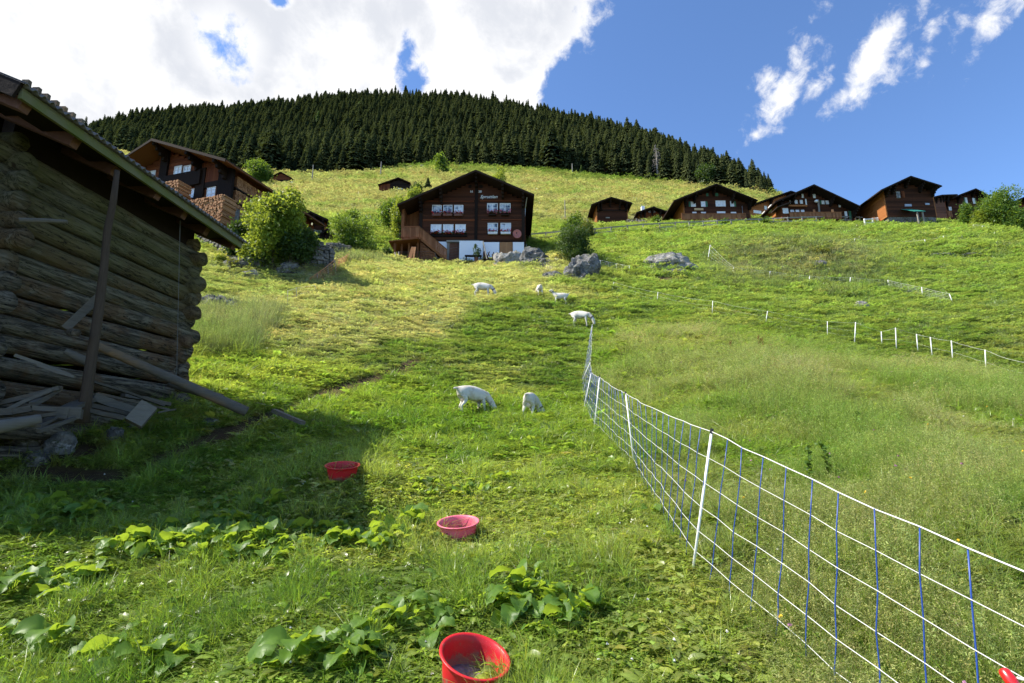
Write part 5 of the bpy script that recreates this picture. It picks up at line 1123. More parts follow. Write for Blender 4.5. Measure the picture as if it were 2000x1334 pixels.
# ------------------------------------------------------------------ goats and cows
def skin(name, V, E, Rd, mat, root=0, sub=2, parent=None):
    me = bpy.data.meshes.new(name); me.from_pydata(V, E, []); me.update(); o = bpy.data.objects.new(name, me); C.objects.link(o)
    md = o.modifiers.new('skin', 'SKIN'); md.use_smooth_shade = True
    if not me.skin_vertices:
        bpy.context.view_layer.objects.active = o
    for i, r in enumerate(Rd):
        sv = me.skin_vertices[0].data[i]; sv.radius = r if hasattr(r, '__len__') else (r, r); sv.use_root = (i == root)
    ss = o.modifiers.new('sub', 'SUBSURF'); ss.levels = ss.render_levels = sub
    me.materials.append(M[mat])
    if parent: o.parent = parent
    return o
def goat(px, py, heading, pose, label, sc=1., tmin=8, tail=1, collar=True, udder=False, headyaw=0., seed=1):
    g = G(px, py, tmin); root = empty('goat', g-Vector((0, 0, .02)), math.radians(heading), label, 'goat', 'white goats grazing on the slope'); root.scale = (sc,)*3; R = random.Random(seed)
    V = []; E = []; Rd = []
    def v(p, r, par=None): V.append(p); Rd.append(r); 
    def add(p, r, par): V.append(p); Rd.append(r); E.append((par, len(V)-1)) if par is not None else None; return len(V)-1
    pel = add((0, 0, .58), (.115, .125), None); bel = add((.17, 0, .535), (.15, .175), pel); bel2 = add((.34, 0, .515), (.16, .185), bel); che = add((.50, 0, .54), (.125, .145), bel2)
    rump = add((-.10, 0, .575), (.085, .10), pel); tl = add((-.15, 0, .615), (.028, .028), rump)
    add((-.24, 0, .60 if tail == 1 else .70), (.028, .022), tl)
    hy = math.sin(headyaw); hx = math.cos(headyaw)
    if pose == 'graze':
        n1 = add((.62, .02*hy, .50), (.085, .10), che); n2 = add((.62+.12*hx, .12*hy, .36), (.06, .075), n1); hd = add((.62+.20*hx, .20*hy, .20), (.058, .07), n2); mz = add((.62+.21*hx, .22*hy, .10), (.043, .05), hd); nose = add((.62+.215*hx, .225*hy, .05), (.03, .034), mz)
    else:
        n1 = add((.60, 0, .64), (.08, .095), che); n2 = add((.66+.02*hx, .03*hy, .76), (.055, .065), n1); hd = add((.70+.03*hx, .06*hy, .87), (.055, .062), n2); mz = add((.70+.12*hx, .12*hy, .83), (.040, .045), hd); nose = add((.70+.165*hx, .15*hy, .815), (.028, .03), mz)
    for s_ in (-1, 1):
        st = R.uniform(-.05, .07)
        h1 = add((-.02, s_*.075, .47), (.075, .075), pel); h2 = add((.05+st*.5, s_*.10, .35), (.045, .05), h1); h3 = add((-.06+st, s_*.10, .22), (.024, .026), h2); h4 = add((-.025+st, s_*.10, .06), (.019, .019), h3); add((-.01+st, s_*.10, .0), (.023, .023), h4)
        st = R.uniform(-.06, .06)
        f1 = add((.49, s_*.075, .42), (.06, .06), che); f2 = add((.50+st*.5, s_*.085, .25), (.030, .030), f1); f3 = add((.505+st, s_*.085, .07), (.019, .019), f2); add((.52+st, s_*.085, .0), (.023, .023), f3)
    body = skin('body', V, E, Rd, 'goat_coat', 0, 2, root)
    H_ = Vector(V[hd]); N_ = Vector(V[nose]); side = Vector((-hy, hx, 0)); dirn = (N_-H_).normalized(); back = -dirn
    for s_ in (-1, 1):
        e0 = H_+side*s_*.045+back*.03; e1 = e0+side*s_*.13+Vector((0, 0, .01 if pose == 'graze' else -.02)); mb = MB(); mb.rnd(); mb.tube([e0, e0.lerp(e1, .35), e0.lerp(e1, .75), e1], [.012, .028, .024, .004], 8); o = mb.build('ear', M['goat_coat'], smooth=True); o.parent = root
        mb = MB(); c = H_+side*s_*.05+dirn*.045; mb.tube([c, c+side*s_*.012], [.012, .006], 8); o = mb.build('eye', M['eye_dark']); o.parent = root
    if collar:
        a = Vector(V[n2]); d = (Vector(V[hd])-Vector(V[n1])).normalized(); mb = MB(); mb.tube([a-d*.018, a+d*.018], [.083, .083], 14); o = mb.build('collar', M['collar'], smooth=True); o.parent = root; o.scale = (1, 1, 1)
    if udder: mb = MB(); mb.rnd(); mb.tube([(.02, 0, .45), (.02, 0, .36), (.02, 0, .31)], [.07, .06, .02], 10); o = mb.build('udder', M['goat_ear'], smooth=True); o.parent = root
    return root
goat(903, 812, 38, 'graze', 'nearest goat on the left, seen from the side with its tail raised', .98, tail=1, headyaw=-.5, udder=True, collar=False, seed=1)
goat(1032, 820, 70, 'graze', 'nearest goat on the right, seen from behind with one ear showing', .90, headyaw=-1.3, udder=True, seed=2)
goat(931, 581, -4, 'graze', 'farthest left goat grazing in profile on the mown hay strip', 1.13, 18, seed=3)
goat(1055, 579, 100, 'graze', 'small goat seen from behind, left of the one with its head up', .95, 18, collar=False, seed=4)
goat(1105, 596, 176, 'stand', 'small goat standing with its head raised and facing left', .92, 18, tail=2, seed=5)
goat(1122, 639, -22, 'graze', 'goat grazing just above the upper end of the netting', 1.02, 15, udder=True, seed=6)
def cow(px, py, heading, mats, label, sc=1.0):
    g = G(px, py, 150); root = empty('cow', g, math.radians(heading), label, 'cow', 'cows grazing below the forest'); root.scale = (sc,)*3
    V = [(0, 0, 1.05), (.5, 0, 1.0), (1.0, 0, 1.02), (1.35, 0, 1.0), (1.6, 0, .8), (1.85, 0, .45), (1.95, 0, .25), (-.25, 0, 1.1)]; E = [(0, 1), (1, 2), (2, 3), (3, 4), (4, 5), (5, 6), (0, 7)]; Rd = [.3, .36, .34, .24, .17, .14, .09, .18]
    for s_ in (-1, 1):
        for (x, par) in ((-.05, 0), (1.05, 2)):
            b = len(V); V += [(x, s_*.2, .7), (x+(.05 if par else -.08), s_*.22, .38), (x, s_*.22, 0)]; Rd += [.16, .08, .065]; E += [(par, b), (b, b+1), (b+1, b+2)]
    skin('body', V, E, Rd, mats, 0, 1, root)
for (x, y, hd_, m_, lb) in ((771, 333, 180, 'cow_dark', 'black cow left of the others below the forest'), (787, 331, 10, 'cow_brown', 'brown and white cow second from left below the forest'), (805, 330, 190, 'cow_tan', 'pale cow in the middle of the herd below the forest'), (821, 328, 5, 'cow_tan', 'pale brown cow right of the middle below the forest'), (829, 331, 170, 'cow_brown', 'brown cow rightmost below the forest'), (767, 338, 0, 'cow_tan', 'lowest pale cow lying left below the forest'), (742, 344, 20, 'cow_tan', 'cow beside the pole above the dark hay barn')):
    cow(x, y, hd_, m_, lb, 1.15)
# ------------------------------------------------------------------ trees and shrubs
def crown_mesh(name, W_, Hh, z0, mat, n, lsz, seed, nl=16, squash=1.0, top=0.):
    R = np.random.default_rng(seed); lobes = []
    for i in range(nl):
        th = R.uniform(0, 6.283); rr = R.uniform(.15, .66); zz = R.uniform(.12, .86); env = math.sqrt(max(.05, 1-(2*zz-1)**2*.75)) if not squash else (1-(abs(zz-.42)/.62)**2.2)**.5 if abs(zz-.42) < .6 else .3
        lobes.append((W_/2*rr*env*math.cos(th), W_/2*rr*env*math.sin(th), z0+Hh*zz, W_/2*R.uniform(.30, .48), Hh*R.uniform(.16, .28)))
    lobes.append((0, 0, z0+Hh*.5, W_*.30, Hh*.40)); L = np.array(lobes); k = R.integers(0, len(L), n); k = np.where(R.uniform(size=n) < .12, len(L)-1, k)
    d = R.normal(size=(n, 3)); d /= np.linalg.norm(d, axis=1)[:, None]; r = R.uniform(.25, 1.06, n)**.45
    # twigs: leaves gather in sprays
    P = L[k, :3]+d*np.stack([L[k, 3], L[k, 3], L[k, 4]], 1)*r[:, None]
    spray = P[R.integers(0, n//7, n)]+R.normal(size=(n, 3))*lsz*1.7; m = R.uniform(size=n) < .8; P = np.where(m[:, None], spray, P)
    nrm = d*.5+R.normal(size=(n, 3))*.6+np.array([0, 0, .35]); nrm /= np.linalg.norm(nrm, axis=1)[:, None]; q = R.normal(size=(n, 3)); u = np.cross(nrm, q); u /= np.linalg.norm(u, axis=1)[:, None]; v = np.cross(nrm, u)
    s = (lsz*R.uniform(.6, 1.35, n))[:, None]; V = np.stack([P-u*s, P-v*s*.5+nrm*s*.12, P+u*s, P+v*s*.5+nrm*s*.12], 1).reshape(-1, 3); F = np.arange(4*n).reshape(-1, 4)
    me = np_mesh(name, V, F, M[mat], np.repeat(R.uniform(size=n), 4)); return me, lobes
def tree(name, label, px, py, top, wpx, mat, cat='tree', tmin=20, t=None, seed=1, lsz=None, n=9000, trunk=.12, nl=16, group=None, dense=1., round_=False):
    if t is None: g = G(px, py, tmin); t = g.y*fwd[1]+g.z*fwd[2]
    else: g = Vector(PT(px, py, t)); g.z = hz(g.x, g.y)
    d = ray(px, top); topz = (d*(g.y/d[1]))[2]; Hh = max(.4, topz-g.z); W_ = wpx*t/FPX; z0 = Hh*trunk; lsz = lsz or max(.045, 1.5*t/543*.62)
    root = empty(name, g, random.uniform(0, 6), label, cat, group)
    me, lobes = crown_mesh('crown', W_, Hh-z0, z0, mat, int(n), lsz, seed, nl, squash=0 if round_ else 1); o = bpy.data.objects.new('crown', me); C.objects.link(o); o.parent = root
    mb = MB(); mb.rnd(); r = max(.05, Hh*.022); mb.tube([(0, 0, -.3), (r, 0, Hh*.3), (0, r, Hh*.62)], [r*1.5, r, r*.5], 8)
    for (x, y, z, a, b) in lobes[:9]: mb.rnd(); mb.tube([(0, 0, max(.1, z*.35)), (x*.4, y*.4, z*.62), (x*.9, y*.9, z*.95)], [r*.6, r*.4, r*.15], 5)
    o = mb.build('trunk', M['bark'], smooth=True); o.parent = root
    return root
tree('leafy_tree', 'large bright leafy tree standing by the stone wall between barn and middle chalet', 534, 524, 370, 140, 'leaf_yellow', seed=3, n=26000, trunk=.0, nl=13, lsz=.085)
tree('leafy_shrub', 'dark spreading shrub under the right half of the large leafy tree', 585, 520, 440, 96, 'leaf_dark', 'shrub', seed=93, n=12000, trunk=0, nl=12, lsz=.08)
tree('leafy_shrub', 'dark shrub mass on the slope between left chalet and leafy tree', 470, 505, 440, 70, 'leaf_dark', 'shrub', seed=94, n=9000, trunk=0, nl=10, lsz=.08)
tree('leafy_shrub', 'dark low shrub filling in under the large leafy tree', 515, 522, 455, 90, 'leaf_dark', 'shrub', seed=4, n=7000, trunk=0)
tree('round_tree', 'bright round tree rising behind the left chalet roof', 505, 362, 313, 52, 'leaf_green', tmin=90, seed=5, n=7000, trunk=.1, round_=True)
tree('leafy_shrub', 'broad dark green shrub left of the middle chalet with a taller tuft', 690, 495, 428, 118, 'leaf_green', 'shrub', seed=6, n=14000, trunk=.03, nl=22)
tree('leafy_shrub', 'loose taller shrub tuft above the broad dark shrub', 680, 470, 408, 40, 'leaf_green', 'shrub', seed=7, n=3500, trunk=.1)
tree('leafy_tree', 'mid green tree behind the left corner of the middle chalet', 762, 470, 384, 56, 'leaf_green', tmin=48, t=62, seed=8, n=9000, nl=20)
tree('leafy_tree', 'yellow green tree touching the left roof edge of the middle chalet', 778, 492, 388, 44, 'leaf_yellow', tmin=45, t=56, seed=9, n=9000, nl=20)
tree('leafy_tree', 'yellow green treetop rising over the left roof slope of the chalet', 800, 470, 368, 40, 'leaf_yellow', tmin=50, t=66, seed=10, n=6000)
tree('leafy_tree', 'dark tree beside the dark hay barn behind the chalet roof', 810, 430, 355, 34, 'leaf_dark', t=85, seed=11, n=5000)
tree('leafy_tree', 'slim tree with a pinched middle standing on the upper meadow', 861, 343, 304, 26, 'leaf_green', tmin=150, seed=12, n=4500, trunk=.02, nl=9)
tree('leafy_tree', 'treetop peeping over the right roof slope of the middle chalet', 974, 380, 334, 38, 'leaf_yellow', t=85, seed=13, n=4500)
tree('leafy_shrub', 'dense dark bush growing on top of the crag', 1124, 512, 443, 96, 'leaf_dark', 'shrub', tmin=30, t=38, seed=14, n=15000, trunk=.02, nl=22, lsz=.055)
tree('leafy_shrub', 'lighter shrub behind the bush on the crag', 1118, 470, 418, 44, 'leaf_green', 'shrub', tmin=45, seed=15, n=5000, trunk=0)
tree('leafy_shrub', 'loose pale shrub below the small dark log barn', 1142, 466, 436, 44, 'shrub_olive', 'shrub', tmin=45, seed=16, n=3500, trunk=0)
tree('round_tree', 'round dark green tree among the spruces at the right end of the forest', 1378, 365, 319, 44, 'leaf_dark', tmin=120, seed=17, n=8000, trunk=.02, round_=True)
tree('leafy_tree', 'largest bush cluster at the right frame edge', 1955, 452, 376, 92, 'leaf_green', tmin=40, t=63, seed=18, n=16000, trunk=.02, nl=26)
tree('leafy_shrub', 'small upright bush before the far right chalet', 1891, 443, 401, 30, 'leaf_green', 'shrub', tmin=40, t=65, seed=19, n=4500, trunk=0)
tree('leafy_shrub', 'low bright shrub between the upright bush and the bush cluster', 1915, 446, 415, 44, 'leaf_yellow', 'shrub', tmin=40, t=64, seed=20, n=4500, trunk=0)
tree('leafy_shrub', 'low shrub running out of the frame under the bush cluster', 1990, 455, 412, 46, 'leaf_green', 'shrub', tmin=40, t=61, seed=21, n=5000, trunk=0)
tree('leafy_tree', 'small tree seen in the gap between large chalet and big barn', 1696, 430, 402, 14, 'leaf_green', t=95, seed=22, n=2500)
tree('leafy_shrub', 'dark bush in the gap right of the large chalet', 1677, 432, 412, 18, 'leaf_dark', 'shrub', t=95, seed=23, n=2000)
for i, (x, y, tp_, w, m_, lb) in enumerate(((430, 516, 500, 22, 'leaf_yellow', 'yellow round shrub beside the right end of the barn roof'), (541, 521, 503, 26, 'leaf_yellow', 'yellow round shrub on the outcrop under the stone wall'), (458, 524, 512, 30, 'shrub_olive', 'olive shrub on the rocks below the barn roof end'), (605, 500, 482, 40, 'shrub_olive', 'olive shrub right of the leafy tree foot'), (725, 498, 478, 34, 'leaf_green', 'small shrub left of the balcony of the middle chalet'), (757, 505, 486, 16, 'leaf_dark', 'small dark cone shaped shrub by the lean to roof'), (824, 508, 488, 16, 'leaf_green', 'tall flowering plant before the stacked wood of the chalet'),
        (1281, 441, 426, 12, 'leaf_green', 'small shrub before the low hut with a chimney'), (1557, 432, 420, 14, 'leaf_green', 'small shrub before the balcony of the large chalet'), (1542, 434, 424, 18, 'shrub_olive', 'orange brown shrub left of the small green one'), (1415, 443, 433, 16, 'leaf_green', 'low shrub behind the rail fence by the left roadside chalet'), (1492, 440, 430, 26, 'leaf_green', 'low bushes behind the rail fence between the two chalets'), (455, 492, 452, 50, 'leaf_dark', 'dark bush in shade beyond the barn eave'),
        (1600, 500, 488, 60, 'shrub_olive', 'low heathery shrub patch on the fenced mound'), (650, 498, 484, 26, 'shrub_olive', 'grassy shrub on top of the short stone wall'))):
    tree('leafy_shrub', lb, x, y, tp_, w, m_, 'shrub', tmin=20 if y > 470 else 45, seed=40+i, n=2200, trunk=0, nl=8)
# ------------------------------------------------------------------ spruces
def spruce_mesh(seed, h=1.0, n=30, wid=.17, bare=.04, mat='spruce_needles'):
    R = np.random.default_rng(seed); V = []; F = []; rv = []; n = int(n)
    for i in range(n):
        f = i/n; z = bare+(1-bare)*f**.92; rad = wid*(1-f)**.8*(1+.30*R.normal()*.6)+.012; nb = max(4, int(15*(1-f)+4)); a0 = R.uniform(0, 6.28)
        for j in range(nb):
            a = a0+6.283*j/nb+R.normal(0, .16); r = rad*R.uniform(.55, 1.2); dr = (.30+.25*(1-f))*r; w = r*R.uniform(.22, .36)+.006; ca, sa = math.cos(a), math.sin(a); v_ = R.uniform()
            zt = z+R.normal(0, .006); b = len(V)
            V += [(0, 0, zt+.012), (ca*r*.5-sa*w, sa*r*.5+ca*w, zt-dr*.55), (ca*r, sa*r, zt-dr+.012), (ca*r*.5+sa*w, sa*r*.5-ca*w, zt-dr*.55), (ca*r*.55, sa*r*.55, zt-dr*.25)]
            F += [(b, b+1, b+4), (b+1, b+2, b+4), (b+2, b+3, b+4), (b+3, b, b+4)]; rv += [v_*.7, v_, v_*.8+.25, v_, v_*.9]
            # hanging twigs
            for q in (-1, 1):
                b = len(V); x, y = ca*r*.72-q*sa*w*.8, sa*r*.72+q*ca*w*.8; zz = zt-dr*.7
                V += [(x, y, zz+.004), (x+ca*.012, y+sa*.012, zz-.02-.03*R.uniform()), (ca*r*.9, sa*r*.9, zz-.01)]; F.append((b, b+1, b+2)); rv += [v_]*3
    V = np.array(V)*h; me = np_mesh('crown', V, F, M[mat], rv) if all(len(f) == 3 for f in F) else None; return me
SPM = [spruce_mesh(100+i, 1, 28+2*(i % 4), .13+.022*(i % 4), .03+.02*(i % 3)) for i in range(8)]
def trunk_mesh():
    mb = MB(); mb.tube([(0, 0, -.02), (0, 0, .5), (0, 0, 1.0)], [.012, .008, .001], 6); me = mb.build('trunk', M['bark']).data; bpy.data.objects.remove(bpy.data.objects[[o.name for o in C.objects if o.data == me][0]]); return me
TRM = trunk_mesh()
R = np.random.default_rng(77); FP = []
pxb = [90, 170, 300, 450, 600, 700, 800, 880, 950, 1050, 1150, 1230, 1300, 1360, 1420, 1480, 1530]
tb = [330, 300, 260, 215, 205, 212, 246, 240, 238, 244, 246, 246, 225, 212, 208, 204, 215]      # lower edge of the wood
tcr = [470, 480, 505, 515, 520, 520, 518, 512, 505, 480, 455, 430, 400, 360, 330, 300, 262]
for i in range(60000):
    px = R.uniform(90, 1505); b = np.interp(px, pxb, tb); c = np.interp(px, pxb, tcr); t = b+(c-b)*math.sqrt(R.uniform(0, 1)) if R.uniform() < .85 else b+R.uniform(0, 18)
    X = (px-1000)/FPX*t; FP.append((X, t, px))
FP = np.array(FP)
keep = []; cell = {}
for i, (X, t, px) in enumerate(FP):
    Y = t*.92; k_ = (int(X//5.0), int(Y//5.0)); ok = True
    for a in (-1, 0, 1):
        for b in (-1, 0, 1):
            for j in cell.get((k_[0]+a, k_[1]+b), ()):
                if (FP[j][0]-X)**2+((FP[j][1]-t)*.92)**2 < 4.25**2: ok = False
    if ok: cell.setdefault(k_, []).append(i); keep.append(i)
FP = FP[keep]
def solveY(X, t):            # ground point at depth t under lateral X
    Y = t*.9*np.ones_like(X)
    for _ in range(6): Z = H(X, Y); Y = (t-Z*fwd[2])/fwd[1]
    return Y, H(X, Y)
FY, FZ = solveY(FP[:, 0], FP[:, 1]); fh = R.uniform(10, 19.5, len(FP))*(1+.25*(R.uniform(size=len(FP)) < .06))*(1-.25*R.uniform(size=len(FP))**2); edge_ = FP[:, 1]-np.interp(FP[:, 2], pxb, tb)
fh = np.where(edge_ < 15, fh*1.05, fh); fh *= np.interp(FP[:, 1]-np.interp(FP[:, 2], pxb, tb), [60, 240], [1, .78]); fh *= np.interp(FP[:, 2], [90, 400, 1250, 1400, 1535], [.92, 1, 1, .8, .55])
order = np.argsort(FP[:, 1]/fh); own = order[:300]; rest = order[300:]
for k_, i in enumerate(own):
    px_, py_, _ = project(FP[i, 0], FY[i], FZ[i])
    pos = 'left part' if px_ < 600 else 'middle part' if px_ < 1000 else 'right part'
    root = empty('spruce_tree', (FP[i, 0], FY[i], FZ[i]-.3), R.uniform(0, 6.28), 'dark green spruce in the front rows of the forest, %s of the hillside' % pos, 'spruce', 'spruces at the forest front, %s' % pos)
    s = fh[i]; w = s*R.uniform(1.0, 1.7)
    root.scale = (w, w, s)
    c = bpy.data.objects.new('crown', SPM[k_ % 8]); C.objects.link(c); c.parent = root
    c = bpy.data.objects.new('trunk', TRM); C.objects.link(c); c.parent = root
n = len(rest); print('spruces', n); ww = fh[rest]*R.uniform(.9, 1.8, n)
scatter('spruce_forest', np.stack([FP[rest, 0], FY[rest], FZ[rest]-.3], 1), np.stack([R.normal(0, .035, n), R.normal(0, .035, n), R.uniform(0, 6.28, n)], 1), np.stack([ww, ww, fh[rest]], 1), R.integers(0, 8, n), SPM, 'dense dark spruce forest covering the mountain behind the front trees', 'forest')
LM = spruce_mesh(300, 1, 26, .17, .02, 'larch_needles')
for (x, y, tp_, wf, m_, lb) in ((1136, 344, 322, 1.5, LM, 'left of two small young spruces before the forest edge'), (1157, 344, 317, 1.2, SPM[3], 'right of two small young spruces before the forest edge'), (1326, 357, 329, 1.5, LM, 'small bright green larch left of the hut near the round dark tree'), (835, 376, 346, 1.6, SPM[2], 'small dark spruce peeping over the left roof slope of the middle chalet'), (700, 225, 196, 1.3, LM, 'bright green larch high in the forest'), (620, 246, 214, 1.2, LM, 'lower bright green larch in the forest')):
    g = G(x, y, 75 if y > 370 else 150); t = g.y*fwd[1]+g.z*fwd[2]; s = (y-tp_)*t/FPX*1.1; root = empty('young_spruce' if m_ != LM else 'larch_tree', g, 0, lb, 'conifer'); root.scale = (s*wf, s*wf, s)
    c = bpy.data.objects.new('crown', m_); C.objects.link(c); c.parent = root; c = bpy.data.objects.new('trunk', TRM); C.objects.link(c); c.parent = root
# dead tree
g = G(1285, 352, 150); t = g.y*fwd[1]+g.z*fwd[2]; Hh = 78*t/FPX; root = empty('dead_tree', g, 0, 'bare grey dead conifer at the forest edge on the right', 'tree'); mb = MB(); mb.tube([(0, 0, -1), (0, 0, Hh*.5), (0, 0, Hh)], [.45, .3, .05], 7); o = mb.build('trunk', M['dead_bark']); o.parent = root
mb = MB(); Rr = random.Random(3)
for i in range(90):
    z = Hh*Rr.uniform(.2, .98); a = Rr.uniform(0, 6.28); L = (Hh-z)*.22+.6; mb.rnd(); mb.tube([(0, 0, z), (math.cos(a)*L*.6, math.sin(a)*L*.6, z+.1*L), (math.cos(a)*L, math.sin(a)*L, z-.3*L)], [.09, .06, .02], 4)
o = mb.build('branches', M['dead_bark']); o.parent = root
# ------------------------------------------------------------------ broad leaved docks
def dock_mesh(seed, nl=8, L=.2, wf=1.):
    R = np.random.default_rng(seed); V = []; F = []; rv = []; mb = MB()
    for i in range(nl):
        a = R.uniform(0, 6.283); pl = R.uniform(.08, .24)*L/.17; inc = R.uniform(.7, 1.45); le = L*R.uniform(.65, 1.25); wi = le*R.uniform(.34, .48)*wf; ca, sa = math.cos(a), math.sin(a); v_ = R.uniform()
        bx_, by_, bz_ = ca*.03, sa*.03, 0; tx, ty, tz = ca*pl*math.cos(inc), sa*pl*math.cos(inc), pl*math.sin(inc); b = len(V); nu_, nv_ = 9, 7; inc2 = inc-R.uniform(.2, .9); px = R.uniform(0, 6); roll = R.normal(0, .45)
        cx, cz = 0., 0.; ang = inc2; spine = [(0, 0, ang)]
        for k in range(nu_-1): cx += le/(nu_-1)*math.cos(ang); cz += le/(nu_-1)*math.sin(ang); ang -= R.uniform(.08, .28); spine.append((cx, cz, ang))
        for k in range(nu_):
            u = k/(nu_-1); w = wi*(math.sin(math.pi*min(1, u*.92+.10))**.75)*(1-.25*u)+.002; sx, sz, sa_ = spine[k]
            for j in range(nv_):
                q = (j/(nv_-1)-.5)*2; ruf = .10*wi*math.sin(px+u*17+q*2)*abs(q)**1.3+.05*wi*R.normal(); fold = .28*abs(q)*w
                yy = q*w*math.cos(roll); zz = q*w*math.sin(roll)+fold+ruf; r_ = sx-math.sin(sa_)*zz; z_ = sz+math.cos(sa_)*zz
                V.append((tx+ca*r_-sa*yy, ty+sa*r_+ca*yy, tz+z_)); rv.append(v_*.7+.12*R.normal()+(.45 if j == nv_//2 else 0))
        for k in range(nu_-1):
            for j in range(nv_-1): F.append((b+k*nv_+j, b+k*nv_+j+1, b+(k+1)*nv_+j+1, b+(k+1)*nv_+j))
        # stalk as a thin quad strip
        b = len(V); w = .004
        for (x, y, z) in ((bx_*.3, by_*.3, -.02), (tx*.5, ty*.5, tz*.6), (tx, ty, tz)): V += [(x-sa*w, y+ca*w, z), (x+sa*w, y-ca*w, z)]; rv += [v_]*2
        F += [(b, b+1, b+3, b+2), (b+2, b+3, b+5, b+4)]
    return np_mesh('leaves', V, F, M['dock_leaf'], np.clip(rv, 0, 1), True)
DM = [dock_mesh(500+i, 9+i % 4, .135+.014*(i % 4)) for i in range(9)]
DC = [  # cx, cy, rx, ry, n, scale, where
 (430, 1066, 220, 42, 48, 1.0, 'in the sunlit band left of the pink tub'), (740, 1050, 110, 34, 12, .95, 'just left of the pink tub'), (120, 1030, 110, 34, 10, 1.0, 'at the shadow edge on the far left'), (900, 960, 110, 24, 10, .8, 'behind the pink tub'), (470, 1000, 60, 16, 4, .9, 'in the shadow above the sunlit band'),
 (1060, 1190, 80, 50, 8, 1.0, 'right of centre in the foreground'), (90, 1150, 110, 26, 7, 1.0, 'at the left edge in the foreground'), (60, 1290, 90, 40, 3, 1.05, 'in the lower left corner'), (620, 1300, 110, 28, 4, 1.0, 'at the bottom edge left of the red tub'), (300, 1300, 100, 30, 5, 1.0, 'at the bottom edge on the left'), (830, 1230, 60, 25, 3, .9, 'above the red tub'), (1000, 1090, 60, 20, 3, .8, 'right of the pink tub'), (520, 800, 90, 14, 7, .7, 'beside the start of the dirt path'), (1290, 1010, 30, 20, 2, .7, 'under the netting')]
Rr = np.random.default_rng(9); kd = 0; DPOS = []
for (cx, cy, rx, ry, n, sc, wh) in DC:
    for i in range(int(n*2.35)):
        a = Rr.uniform(0, 6.283); q = math.sqrt(Rr.uniform()); g = G(cx+rx*q*math.cos(a), cy+ry*q*math.sin(a)); s = sc*Rr.uniform(.55, .9)
        root = empty('dock_plant', g-Vector((0, 0, .03)), Rr.uniform(0, 6.28), 'broad leaved dock plant '+wh, 'plant', 'dock plants '+wh); root.scale = (s,)*3; root.rotation_euler.x = Rr.normal(0, .12)
        c = bpy.data.objects.new('leaves', DM[kd % 9]); C.objects.link(c); c.parent = root; kd += 1; DPOS.append((g.x, g.y))
# rusty seed stalks and tall dock stems in the meadow
def stalk(px, py, hpx, label, mat='seed_red', seed=1, n=160, tmin=3):
    g = G(px, py, tmin); t = g.y*fwd[1]+g.z*fwd[2]; Hh = hpx*t/FPX; R = random.Random(seed); root = empty('dock_stalk', g, 0, label, 'plant', None); mb = MB(); top = Vector((R.uniform(-.06, .06), R.uniform(-.06, .06), Hh)); mb.tube([(0, 0, -.05), top*.5, top], [.006, .005, .002], 5); o = mb.build('stem', M[mat]); o.parent = root
    mb = MB()
    for i in range(n):
        f = R.uniform(.35, 1) if mat == 'seed_red' else R.uniform(.05, .95); c = top*f+Vector((R.gauss(0, .02), R.gauss(0, .02), 0)); a = Vector((R.gauss(0, 1), R.gauss(0, 1), R.gauss(0, 1))).normalized(); b = a.cross(Vector((0, 0, 1))).normalized(); r = R.uniform(.006, .014) if mat == 'seed_red' else R.uniform(.006, .020); mb.rnd(); mb.add([c-a*r-b*r, c+a*r-b*r, c+a*r+b*r, c-a*r+b*r], [(0, 1, 2, 3)])
    o = mb.build('seeds' if mat == 'seed_red' else 'leaves', M[mat if mat == 'seed_red' else 'leaf_green']); o.parent = root
for i, (x, y, hh_, lb) in enumerate(((1427, 688, 24, 'leftmost rusty dock stalk in the tall meadow'), (1462, 690, 22, 'short rusty dock stalk second from left'), (1483, 688, 34, 'tallest rusty dock stalk of the meadow group'), (1493, 690, 32, 'rusty dock stalk right beside the tallest'), (1508, 696, 24, 'rightmost rusty dock stalk of the meadow group'), (1650, 720, 18, 'single small rusty stalk in the tall grass at the right'))): stalk(x, y, hh_, lb, seed=i, tmin=8)
for i, (x, y, hh_, lb) in enumerate(((1582, 965, 100, 'tall green dock stem left of its twin in the near meadow'), (1625, 955, 95, 'tall green dock stem with paler leaves in the near meadow'), (1670, 860, 60, 'dark weed stem beyond the two tall dock stems'))): stalk(x, y, hh_, lb, 'leaf_green', seed=20+i, n=120)
# ------------------------------------------------------------------ grass
def rosette(seed, n, L):
    me = dock_mesh(seed, n, L, .55); me.materials.clear(); me.materials.append(M['grass_blade']); me.transform(Matrix.Diagonal((1, 1, .8, 1))); return me
GN = [blades(22, .06, .04, .12, .003, .006, .85, 4, rseed=i) for i in range(5)]+[blades(18, .05, .12, .27, .005, .010, 1.1, 6, rseed=10+i) for i in range(3)]+[clover(i, 22, .10, .018) for i in range(3)]+[clover(5, 12, .12, .030)]+[rosette(900+i, 7, .085) for i in range(3)]
GF = [blades(46, .16, .05, .13, .006, .012, .5, 3, rseed=30+i) for i in range(5)]+[clover(20+i, 34, .2, .03) for i in range(2)]
GT = [blades(13, .08, .22, .50, .0022, .004, .45, 4, 'seed_grass', .6, rseed=50+i) for i in range(6)]+[blades(20, .08, .12, .34, .0038, .0075, .8, 5, rseed=60+i) for i in range(3)]+[clover(70, 20, .12, .024), rosette(910, 7, .12)]
FT = [blades(34, .2, .22, .46, .006, .010, .3, 3, 'seed_grass', .5, rseed=70+i) for i in range(5)]
def lush(c, R, j=.18): return np.clip(c*(1+R.normal(0, j, len(c)))[:, None]*(1+R.normal(0, .07, (len(c), 3))), 0, 1)
